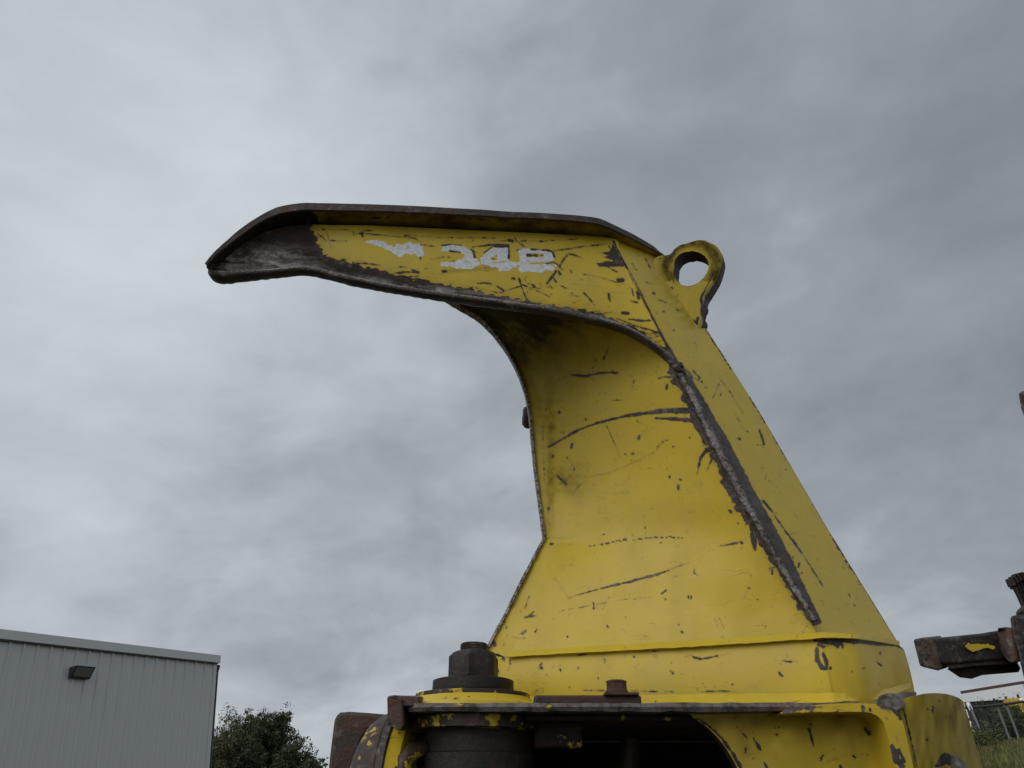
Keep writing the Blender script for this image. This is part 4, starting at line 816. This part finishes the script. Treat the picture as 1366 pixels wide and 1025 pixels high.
# column beyond the frame that carries the upper claw
mb = MB(); mb.hexa([P2(1388,500,2.9), P2(1430,500,2.9), P2(1420,840,3.0), P2(1385,840,3.0)], [P2(1390,500,3.3), P2(1432,500,3.3), P2(1422,840,3.4), P2(1388,840,3.4)]); mb.build('column', M['steel_dark'], dm, bevel=.01)
mb = MB(); mb.hexa([P2(1358.5,524,2.9), P2(1364,522,2.9), P2(1395,521,2.9), P2(1395,575,2.9), P2(1370,566,2.9), P2(1362,545,2.9)], [P2(1362,523,3.1), P2(1368,521,3.1), P2(1398,520,3.1), P2(1398,573,3.1), P2(1373,564,3.1), P2(1365,545,3.1)]); mb.build('claw', M['steel_bright'], dm, bevel=.008)
for i, (x0, y0, x1, y1) in enumerate([(1349,774,1368,815),(1353,771,1370,812),(1357,768,1373,812),(1352,777,1367,806),(1361,767,1374,812),(1364,768,1376,814)]):
    mb = MB(); mb.tube([P2(x0, y0, 3.1+.02*i), P2((x0+x1)/2+1, (y0+y1)/2, 3.1+.02*i), P2(x1, y1, 3.1+.02*i)], [.012, .011, .009], 7)
    mb.tube([P2(x0-2, y0-2, 3.1+.02*i), P2(x0+3, y0+8, 3.1+.02*i)], [.018, .020], 6); mb.build('hose', M['steel_dark'], dm)
mb = MB(); mb.tube([P2(1363,812,3.05), P2(1372,820,3.05)], [.03, .04], 8); mb.build('hose_fitting', M['steel_dark'], dm)

# ------------------------------------------------------------------ SETTING
def empty(name, p_, label, cat, group=None):
    o = bpy.data.objects.new(name, None); scn.collection.objects.link(o); o.location = p_; return tag(o, label, cat, group)
# ground: sheet to the horizon with a low grassy bank at the right
def gh(x, y):
    d = np.hypot(x, y); az = np.degrees(np.arctan2(x, y))
    bank = 1.45*np.exp(-((d-24)/6.5)**2)*np.clip((az-12)/8, 0, 1)*np.clip((75-az)/20, 0, 1)
    return bank+.10*(vnoise(x, y, 3.1)-.5)*np.clip(d/10, 0, 1)
g1 = np.r_[-900, -400, -200, -100, -60, np.arange(-45, 46, 1.0), 60, 100, 200, 400, 900]; g2 = np.r_[-900, -300, -100, -40, -20, np.arange(-10, 61, 1.0), 80, 120, 200, 400, 900]
Xg, Yg = np.meshgrid(g1, g2, indexing='ij'); Zg = gh(Xg, Yg); i = np.arange(Xg.size).reshape(Xg.shape)
q = np.stack([i[:-1, :-1], i[1:, :-1], i[1:, 1:], i[:-1, 1:]], -1).reshape(-1, 4)
mt, t_, b_ = newmat('rough_ground'); b = NB(t_)
gc = b.mix(b.step(b.noise(.45, 6, .65), .42, .60), (.050, .046, .036), (.060, .072, .020)); gc = b.mix(b.step(b.noise(6, 6, .7), .45, .65), gc, (.10, .088, .055))
b.set(b_.inputs['Base Color'], gc); b_.inputs['Roughness'].default_value = .95; b.set(b_.inputs['Normal'], b.bump(b.noise(9, 6, .7), .8, .08)); M['ground'] = mt
tag(link('ground', mesh('ground', np.column_stack([Xg.ravel(), Yg.ravel(), Zg.ravel()]), q, True), M['ground']), kind='structure')
# grass on the bank
M['grass'] = plain_mat('dry_green_grass', (.150, .145, .045), .8, .5, .6)
def tufts(n, azr, dr, hr, r):
    vs = []; fs = []
    for _ in range(n):
        az = math.radians(r.uniform(*azr)); d = r.uniform(*dr); x, y = d*math.sin(az), d*math.cos(az); z = float(gh(np.array(x), np.array(y)))
        for k in range(4):
            a = r.uniform(0, 6.28); h = r.uniform(*hr); ln_ = r.uniform(.05, .35)*h; wd = .012+.012*r.random(); bx, by = x+r.uniform(-.12, .12), y+r.uniform(-.12, .12)
            i0 = len(vs); dx, dy = math.cos(a)*wd, math.sin(a)*wd; lx, ly = math.cos(a+1.3)*ln_, math.sin(a+1.3)*ln_
            vs += [(bx-dx, by-dy, z-.02), (bx+dx, by+dy, z-.02), (bx+lx*.4+dx*.6, by+ly*.4+dy*.6, z+h*.6), (bx+lx*.4-dx*.6, by+ly*.4-dy*.6, z+h*.6), (bx+lx, by+ly, z+h)]
            fs += [(i0, i0+1, i0+2, i0+3), (i0+3, i0+2, i0+4)]
    return vs, fs
vs, fs = tufts(26000, (20, 38), (10, 27), (.08, .30), np.random.default_rng(2))
tag(link('grass', mesh('grass', vs, fs), M['grass']), 'tall dry green grass on the bank at the right edge', 'grass', kind='stuff')

# --- metal building on the left
EAVE = EYE+4.2
A3 = W_z(0, 847, EAVE); B3 = W_z(289, 880, EAVE); dv = (B3-A3)[:2]; dv /= np.linalg.norm(dv); nv_ = np.array([dv[1], -dv[0]])   # nv_ faces the camera side
if nv_@(-A3[:2]) < 0: nv_ = -nv_
bl = empty('metal_building', (float(B3[0]), float(B3[1]), 0), 'grey ribbed metal building with a pale eave trim at the lower left', 'building')
bl.rotation_euler = (0, 0, math.atan2(dv[1], dv[0]))       # local x runs along the wall towards its corner at the origin, local -y or +y out
sgn = 1 if (np.array([-dv[1], dv[0]])@nv_) > 0 else -1     # outward = local y*sgn
mt, t_, b_ = newmat('grey_wall_sheet'); b = NB(t_)
b.set(b_.inputs['Base Color'], b.mix(b.noise(.8, 4, .5, scale3=(1, 1, .3)), (.500, .512, .512), (.560, .570, .570))); b_.inputs['Roughness'].default_value = .55; b_.inputs['Metallic'].default_value = .0
b.set(b_.inputs['Normal'], b.bump(b.noise(2.2, 3, .5, scale3=(1, 1, .2)), .15, .02)); M['sheet'] = mt
M['trim'] = plain_mat('pale_trim', (.56, .575, .58), .5, .05, 3)
M['darktrim'] = plain_mat('dark_trim', (.03, .033, .036), .5, .2, 3)
WP = .3048
prof = [(0, .0), (.012, .036), (.046, .036), (.058, 0), (WP, 0)]
wm = [(x, sgn*d, 0) for x, d in prof]+[(x, sgn*d, EAVE-.02) for x, d in prof]; pm = mesh('wall_panel', wm, [(i, i+1, 5+i+1, 5+i) for i in range(4)]); pm.materials.append(M['sheet'])
for k in range(26):
    o = bpy.data.objects.new('wall_panel', pm); scn.collection.objects.link(o); o.parent = bl; o.location = (-.10-(k+1)*WP, 0, 0)
mb = MB(); mb.box((-12, min(0, -sgn*.10)-.0, 0), (-.10-26*WP, max(0, -sgn*.10), EAVE-.02)); mb.build('far_wall', M['sheet'], bl)
mb = MB(); mb.box((-.10, -.03 if sgn > 0 else -.03, 0), (0, .03, EAVE-.02)); mb.build('corner_trim', M['sheet'], bl)
mb = MB(); mb.box((-12, -.02, EAVE-.10), (.06, sgn*.09 if sgn > 0 else .02, EAVE+.10)) if sgn > 0 else mb.box((-12, -.09, EAVE-.10), (.06, .02, EAVE+.10))
mb.build('eave_trim', M['trim'], bl, bevel=.008)
mb = MB(); mb.box((-12, -.012, EAVE-.13), (.0, .07, EAVE-.103)) if sgn > 0 else mb.box((-12, -.07, EAVE-.13), (.0, .012, EAVE-.103)); mb.build('soffit_strip', M['darktrim'], bl)
mb = MB(); ys = (-9*sgn); mb.add([(0, 0, 0), (0, ys, 0), (0, ys, EAVE), (0, 0, EAVE)], [(0, 1, 2, 3)]); mb.add([(-12, ys, 0), (0, ys, 0), (0, ys, EAVE), (-12, ys, EAVE)], [(0, 1, 2, 3)]); mb.build('end_wall', M['sheet'], bl)
mb = MB(); mb.add([(-12, 0, EAVE), (0.03, 0, EAVE), (0.03, ys/2, EAVE+.5), (-12, ys/2, EAVE+.5), (0.03, ys, EAVE), (-12, ys, EAVE)], [(0, 1, 2, 3), (3, 2, 4, 5)]); mb.build('roof', M['trim'], bl)
mb = MB(); mb.tube([(.055, sgn*-.02, EAVE-.32), (.055, sgn*-.02, 0)], .042, 8); mb.tube([(.055, sgn*-.02, EAVE-.30), (.09, sgn*-.02, EAVE-.20), (.10, sgn*-.02, EAVE-.14)], .045, 8); mb.build('downpipe', M['darktrim'], bl)
# wall light (fixed to the wall, a thing of its own)
def on_wall(px_, py_):                     # sight line to wall plane
    d = wray(px_, py_); nn_ = np.array([nv_[0], nv_[1], 0]); t = ((B3-C)@nn_)/(d@nn_); return C+d*t
lw = on_wall(104, 899); wl = empty('wall_light', tuple(lw), 'black rectangular wall light mounted high on the grey metal building', 'wall light'); wl.rotation_euler = bl.rotation_euler
a1 = on_wall(91, 899); a2 = on_wall(117, 899); hw = np.linalg.norm(a1-a2)/2; hh_ = abs(on_wall(104, 892)[2]-on_wall(104, 907)[2])/2
mb = MB(); s = sgn; y0, y1, y2 = .025*s, .10*s, .26*s
mb.hexa([(-hw, y0, -hh_), (hw, y0, -hh_), (hw, y0, hh_), (-hw, y0, hh_)], [(-hw, y1, -hh_), (hw, y1, -hh_), (hw, y2, hh_), (-hw, y2, hh_)]); mb.build('housing', M['darktrim'], wl)
mb = MB(); e1 = np.array([-hw*.86, y1*1.0+.006*s+(y2-y1)*.08, -hh_*.80]); f_ = lambda x, tz: (x, y1+(y2-y1)*(tz+1)/2+.006*s, hh_*tz)
mb.hexa([f_(-hw*.86, -.72), f_(hw*.86, -.72), f_(hw*.86, .78), f_(-hw*.86, .78)], [tuple(np.array(f_(x, z_))+np.array([0, .006*s, 0])) for x, z_ in [(-hw*.86, -.72), (hw*.86, -.72), (hw*.86, .78), (-hw*.86, .78)]]); mb.build('lens', plain_mat('cloudy_lens', (.16, .165, .16), .25, .1, 5), wl)
head_mats = None

# --- trees
mt, t_, b_ = newmat('leaves'); b = NB(t_); info = b.n('ShaderNodeObjectInfo')
lc_ = b.mix(b.noise(1.1, 4, .6), (.020, .034, .013), (.070, .088, .024)); b.set(b_.inputs['Base Color'], lc_); b_.inputs['Roughness'].default_value = .6; M['leaf'] = mt
mt, t_, b_ = newmat('pale_leaves'); b = NB(t_); b.set(b_.inputs['Base Color'], b.mix(b.noise(1.3, 4, .6), (.055, .070, .020), (.125, .130, .040))); b_.inputs['Roughness'].default_value = .6; M['leaf_pale'] = mt
M['bark'] = plain_mat('bark', (.06, .05, .04), .9, .3, 6, .5)
def tree(label, base, height, spread, seed, mat, leaf=.14, nleaf=9000, crown0=.25, cone=.0):
    r = np.random.default_rng(seed); t = empty('tree', base, label, 'tree', None)
    mb = MB(); tips = []
    mb.tube([(0, 0, 0), (.1*r.random(), .1, height*.4), (0, .1, height*.75), (0, 0, height*.93)], [height*.028, height*.02, height*.011, .02], 8)
    nb = 34
    for k in range(nb):
        f_ = crown0+(1-crown0)*(k+.5)/nb; z = height*f_*.95; a = r.uniform(0, 6.28)
        w_ = math.sin(math.pi*min(1, (f_-crown0)/(1-crown0)*.68+.28))**.9; ln_ = spread*w_*r.uniform(.65, 1.1)
        if cone: ln_ = spread*(1-(f_-crown0)/(1-crown0))**.8*r.uniform(.8, 1.05)+.05
        e_ = np.array([math.cos(a)*ln_, math.sin(a)*ln_, z+ln_*r.uniform(.55, 1.5)*(1 if not cone else -.15)]); s_ = np.array([0, .05, z*.93])
        e_[2] = min(e_[2], height*1.02)
        md = (s_+e_)/2+r.normal(0, .08, 3); mb.tube([s_, md, e_], [.035, .02, .008], 5)
        for u_ in np.linspace(.35, 1.0, 8): tips.append((s_*(1-u_)+e_*u_+r.normal(0, .06, 3), .13+.17*(1-u_)))
    mb.build('trunk', M['bark'], t)
    tips += [(np.array([r.normal(0, .15), r.normal(0, .15), height*(.9+.12*r.random())]), .22) for _ in range(8)]
    # sub-twigs make the ragged outline
    cl_ = []
    for p_, s_ in tips:
        cl_.append((p_, s_))
        for _ in range(2): q_ = p_+r.normal(0, s_*1.2, 3)+np.array([0, 0, .10]); cl_.append((q_, s_*.55))
    K = len(cl_); id_ = r.integers(0, K, nleaf); cen = np.array([c[0] for c in cl_])[id_]+r.normal(0, 1, (nleaf, 3))*np.array([c[1] for c in cl_])[id_][:, None]*.62
    a = r.normal(0, 1, (nleaf, 3)); a /= np.linalg.norm(a, axis=1)[:, None]; c_ = np.cross(a, r.normal(0, 1, (nleaf, 3))); c_ /= np.linalg.norm(c_, axis=1)[:, None]
    sz = leaf*r.uniform(.5, 1.1, nleaf)[:, None]; v4 = np.stack([cen-a*sz, cen+c_*sz*.5, cen+a*sz, cen-c_*sz*.5], 1).reshape(-1, 3)
    me = mesh('crown', v4, np.arange(nleaf*4).reshape(-1, 4)); link('crown', me, mat, t); return t
def tree_at(px_, py_, dist, **k):
    d = wray(px_, py_); p_ = C+d*dist/math.hypot(d[0], d[1]); return tree(base=(float(p_[0]), float(p_[1]), 0), height=float(p_[2])*.955-.15, **k)
tree_at(352, 950, 34, label='dark green leafy tree beside the metal building, the broad one with upright tops', spread=1.75, seed=4, mat=M['leaf'], nleaf=42000, leaf=.050)
tree_at(371, 947, 35, label='dark tree whose upright top stands just right of the broad one', spread=.85, seed=44, mat=M['leaf'], nleaf=18000, leaf=.050)
tree_at(316, 943, 37, label='paler thin tree between the metal building corner and the dark broad tree', spread=.9, seed=9, mat=M['leaf_pale'], nleaf=15000, leaf=.048)
tree_at(393, 990, 32, label='low dark tree at the right flank of the broad tree', spread=1.0, seed=14, mat=M['leaf'], nleaf=18000, leaf=.050)
tree_at(294, 968, 33, label='low yellowish green tree half hidden behind the metal building corner', spread=1.1, seed=21, mat=M['leaf_pale'], nleaf=22000, leaf=.050)
tree_at(424, 1009, 70, label='distant dark spruce top just left of the rusty bracket, the taller one', spread=1.4, seed=31, mat=M['leaf'], nleaf=3000, leaf=.2, cone=1, crown0=.1)
tree_at(416, 1012, 72, label='distant dark spruce top right of the low dark tree, the shorter one', spread=1.3, seed=32, mat=M['leaf'], nleaf=3000, leaf=.2, cone=1, crown0=.1)

# --- far right: white building, shed items, fence, bushes
fb = empty('white_building', tuple(W_at(1330, 990, 46)), 'long white building with a red-brown roof edge and dark lower wall beyond the fence', 'building'); fb.location.z = 0
o0 = np.array(fb.location)
ZR = W_at(1292, 928, 46)
pL = W_at(1282, 926, 47); pR = W_at(1363, 913, 45); pL2 = W_at(1287, 934, 47)
def quadbox(name, a_, b_, zlo, zhi, thick, mat, parent, off):
    a_ = np.array(a_[:2]); b_2 = np.array(b_[:2]); d = b_2-a_; nrm = np.array([-d[1], d[0]]); nrm = nrm/np.linalg.norm(nrm)
    if nrm@a_ < 0: nrm = -nrm
    fz = lambda z_, i: (z_[i] if hasattr(z_, '__len__') else z_)
    P_ = [(a_, fz(zlo, 0)), (b_2, fz(zlo, 1)), (b_2, fz(zhi, 1)), (a_, fz(zhi, 0))]
    mb = MB(); mb.hexa([(p_[0]-off[0], p_[1]-off[1], z_-off[2]) for p_, z_ in P_], [(p_[0]+nrm[0]*thick-off[0], p_[1]+nrm[1]*thick-off[1], z_-off[2]) for p_, z_ in P_]); return mb.build(name, mat, parent)
M['white'] = plain_mat('white_wall', (.80, .81, .82), .6, .06, .5)
M['redroof'] = plain_mat('red_brown_roof_edge', (.10, .045, .042), .6, .15, 1)
M['darkwall'] = plain_mat('dark_lower_wall', (.030, .036, .042), .6, .4, .7)
M['yel'] = plain_mat('yellow_panel', (.60, .40, .03), .5, .1, 2)
zt1 = (pL[2], pR[2]); zw = (W_at(1290, 936, 47)[2], W_at(1366, 932.5, 45)[2])
quadbox('upper_wall', pL, pR, zw, zt1, 9, M['white'], fb, o0)
quadbox('roof_edge', pL, pR, tuple(z+.002 for z in zt1), tuple(z+.13 for z in zt1), 9.2, M['redroof'], fb, o0-np.array([0, 0, 0]))
quadbox('lower_wall', np.array(pL)*1.004, np.array(pR)*1.004, 0, tuple(z-.002 for z in zw), 8, M['darkwall'], fb, o0)
for k in range(5):
    t0 = .1+.19*k; a_ = pL[:2]*(1-t0)+pR[:2]*t0; b_2 = pL[:2]*(1-t0-.02)+pR[:2]*(t0+.02); quadbox('mullion', a_*.998, b_2*.998, .0, zw[0]*.98, .08, M['steel'], fb, o0)
ex = empty('yellow_machine', tuple(W_at(1352, 960, 40)), 'yellow machine cab corner showing behind the fence and bush at the right edge', 'machine'); ex.location.z = 0; o1 = np.array(ex.location)
y1, y2 = W_at(1337, 933, 40), W_at(1359, 931, 40); quadbox('cab_panel', y1, y2, W_at(1345, 943, 40)[2], (y1[2], y2[2]), 1.2, M['yel'], ex, o1)
y1, y2 = W_at(1355, 933, 39.9), W_at(1364, 934, 39.9); quadbox('cab_post', y1, y2, W_at(1362, 955, 40)[2], y2[2], .3, M['yel'], ex, o1)
y1, y2 = W_at(1333, 945, 40.2), W_at(1375, 945, 40.2); quadbox('machine_body', y1, y2, .3, y1[2], 2.5, M['darkwall'], ex, o1)
tk = empty('white_tank', tuple(W_at(1372, 960, 43)), 'white tank end at the far right edge beside the yellow machine', 'tank'); tk.location.z = 0
mb = MB(); pt_ = W_at(1374, 938, 43)-np.array(tk.location); mb.lathe([(.5, 0), (.62, .1), (.62, float(W_at(1370, 931, 43)[2])-.15), (.45, float(W_at(1370, 931, 43)[2]))], Matrix.Identity(4), 20); mb.build('tank_shell', M['white'], tk, auto=40)
# fence
fn = empty('fence', tuple(W_at(1300, 970, 28)), 'thin dark rail fence with slim posts on the grassy bank at the right', 'fence'); fn.location.z = 0; o2 = np.array(fn.location)
M['rail'] = plain_mat('dark_rail', (.02, .02, .022), .6, .2, 3); M['pole'] = plain_mat('grey_pole', (.15, .16, .16), .6, .1, 3)
r0 = W_at(1262, 946.5, 28); r1 = W_at(1320, 942, 28); r2 = W_at(1372, 935.5, 28)
mb = MB(); mb.tube([r0-o2, r1-o2, r2-o2], .035, 8); mb.build('rail', M['rail'], fn)
for (x, y) in [(1282, 945.5), (1312, 943), (1330, 941), (1342, 939.5), (1366, 936)]:
    p_ = W_at(x, y, 28.05); mb = MB(); mb.tube([(p_[0]-o2[0], p_[1]-o2[1], 0.2), (p_[0]-o2[0], p_[1]-o2[1], p_[2]+.02)], .035, 8); mb.build('post', M['pole'] if x in (1330, 1342) else M['rail'], fn)
lp_ = empty('leaning_pole', tuple(W_at(1312, 985, 25)), 'pale grey pole leaning in front of the dark fence on the bank', 'pole'); lp_.location.z = 0; o3 = np.array(lp_.location)
mb = MB(); mb.tube([W_at(1292, 939, 26)-o3, W_at(1303, 963, 25.5)-o3, W_at(1318, 1000, 25)-o3], [.028, .026, .026], 8); mb.build('shaft', M['pole'], lp_)
mb = MB(); mb.tube([W_at(1291, 938, 26)-o3, W_at(1296, 948, 25.9)-o3], [.05, .05], 8); mb.build('collar', M['white'], lp_)
def bush(label, x, y, dist, rx, rz, seed, mat, n=5000, lf=.04):
    p_ = W_at(x, y, dist); r = np.random.default_rng(seed); b = empty('bush', (float(p_[0]), float(p_[1]), float(gh(np.array(p_[0]), np.array(p_[1])))), label, 'bush'); h = p_[2]-b.location.z
    k = 40; cc = np.column_stack([r.normal(0, rx*.45, k), r.normal(0, rx*.45, k), r.uniform(.15, .9, k)*h]); id_ = r.integers(0, k, n); cen = cc[id_]+r.normal(0, .16, (n, 3))
    a = r.normal(0, 1, (n, 3)); a /= np.linalg.norm(a, axis=1)[:, None]; c_ = np.cross(a, r.normal(0, 1, (n, 3))); c_ /= np.linalg.norm(c_, axis=1)[:, None]; sz = lf*r.uniform(.5, 1.1, n)[:, None]
    link('foliage', mesh('foliage', np.stack([cen-a*sz, cen+c_*sz*.5, cen+a*sz, cen-c_*sz*.5], 1).reshape(-1, 3), np.arange(n*4).reshape(-1, 4)), mat, b)
    mb = MB()
    for q_ in cc[:14]: mb.tube([(0, 0, -.05), tuple(q_*.6), tuple(q_)], [.02, .012, .006], 5)
    mb.build('stem', M['bark'], b)
bush('dark leafy bush growing through the fence left of the yellow machine', 1334, 931, 30, .55, 1, 3, M['leaf'], 7000)
bush('dark low bush in front of the yellow machine', 1353, 944, 31, .6, 1, 5, M['leaf'], 5000)
bush('pale straggly weeds around the foot of the leaning pole', 1306, 976, 23.5, .5, .4, 7, M['leaf_pale'], 2500)
bush('dark sprig showing above the white building roof beside the dark post', 1358, 906, 52, 1.0, 1, 8, M['leaf'], 2500)
# sub-parts: pieces that belong to one plate of the head
kids = {}
for o in head.children: kids.setdefault(o.name.split('.')[0], []).append(o)
for par, subs in {'throat_plate': ['plate_edge'], 'side_plate': ['wear_bar', 'back_seam'], 'arm_side_plate': ['edge_lip', 'far_arm_plate'], 'top_plate': ['top_plate_underside'], 'collar': ['collar_back', 'collar_cap'],
                  'roller': ['roller_flange', 'roller_end'], 'pin_nut': ['threaded_stud'], 'bolt_head': ['lock_tab'], 'skirt_plate': ['skirt_top', 'arch_lip'], 'pin_boss': ['boss_hole_disc'],
                  'corner_flange': ['flange_side', 'rubbed_corner'], 'side_housing': ['housing_cap', 'plug'], 'end_block': ['end_web'], 'bent_bracket': ['bracket_web'], 'boss_ring': ['boss_rim']}.items():
    for s_ in subs:
        for o in kids.get(s_, []): o.parent = kids[par][0]
print('tris', sum(len(o.data.polygons)*2 for o in scn.objects if o.type == 'MESH'))
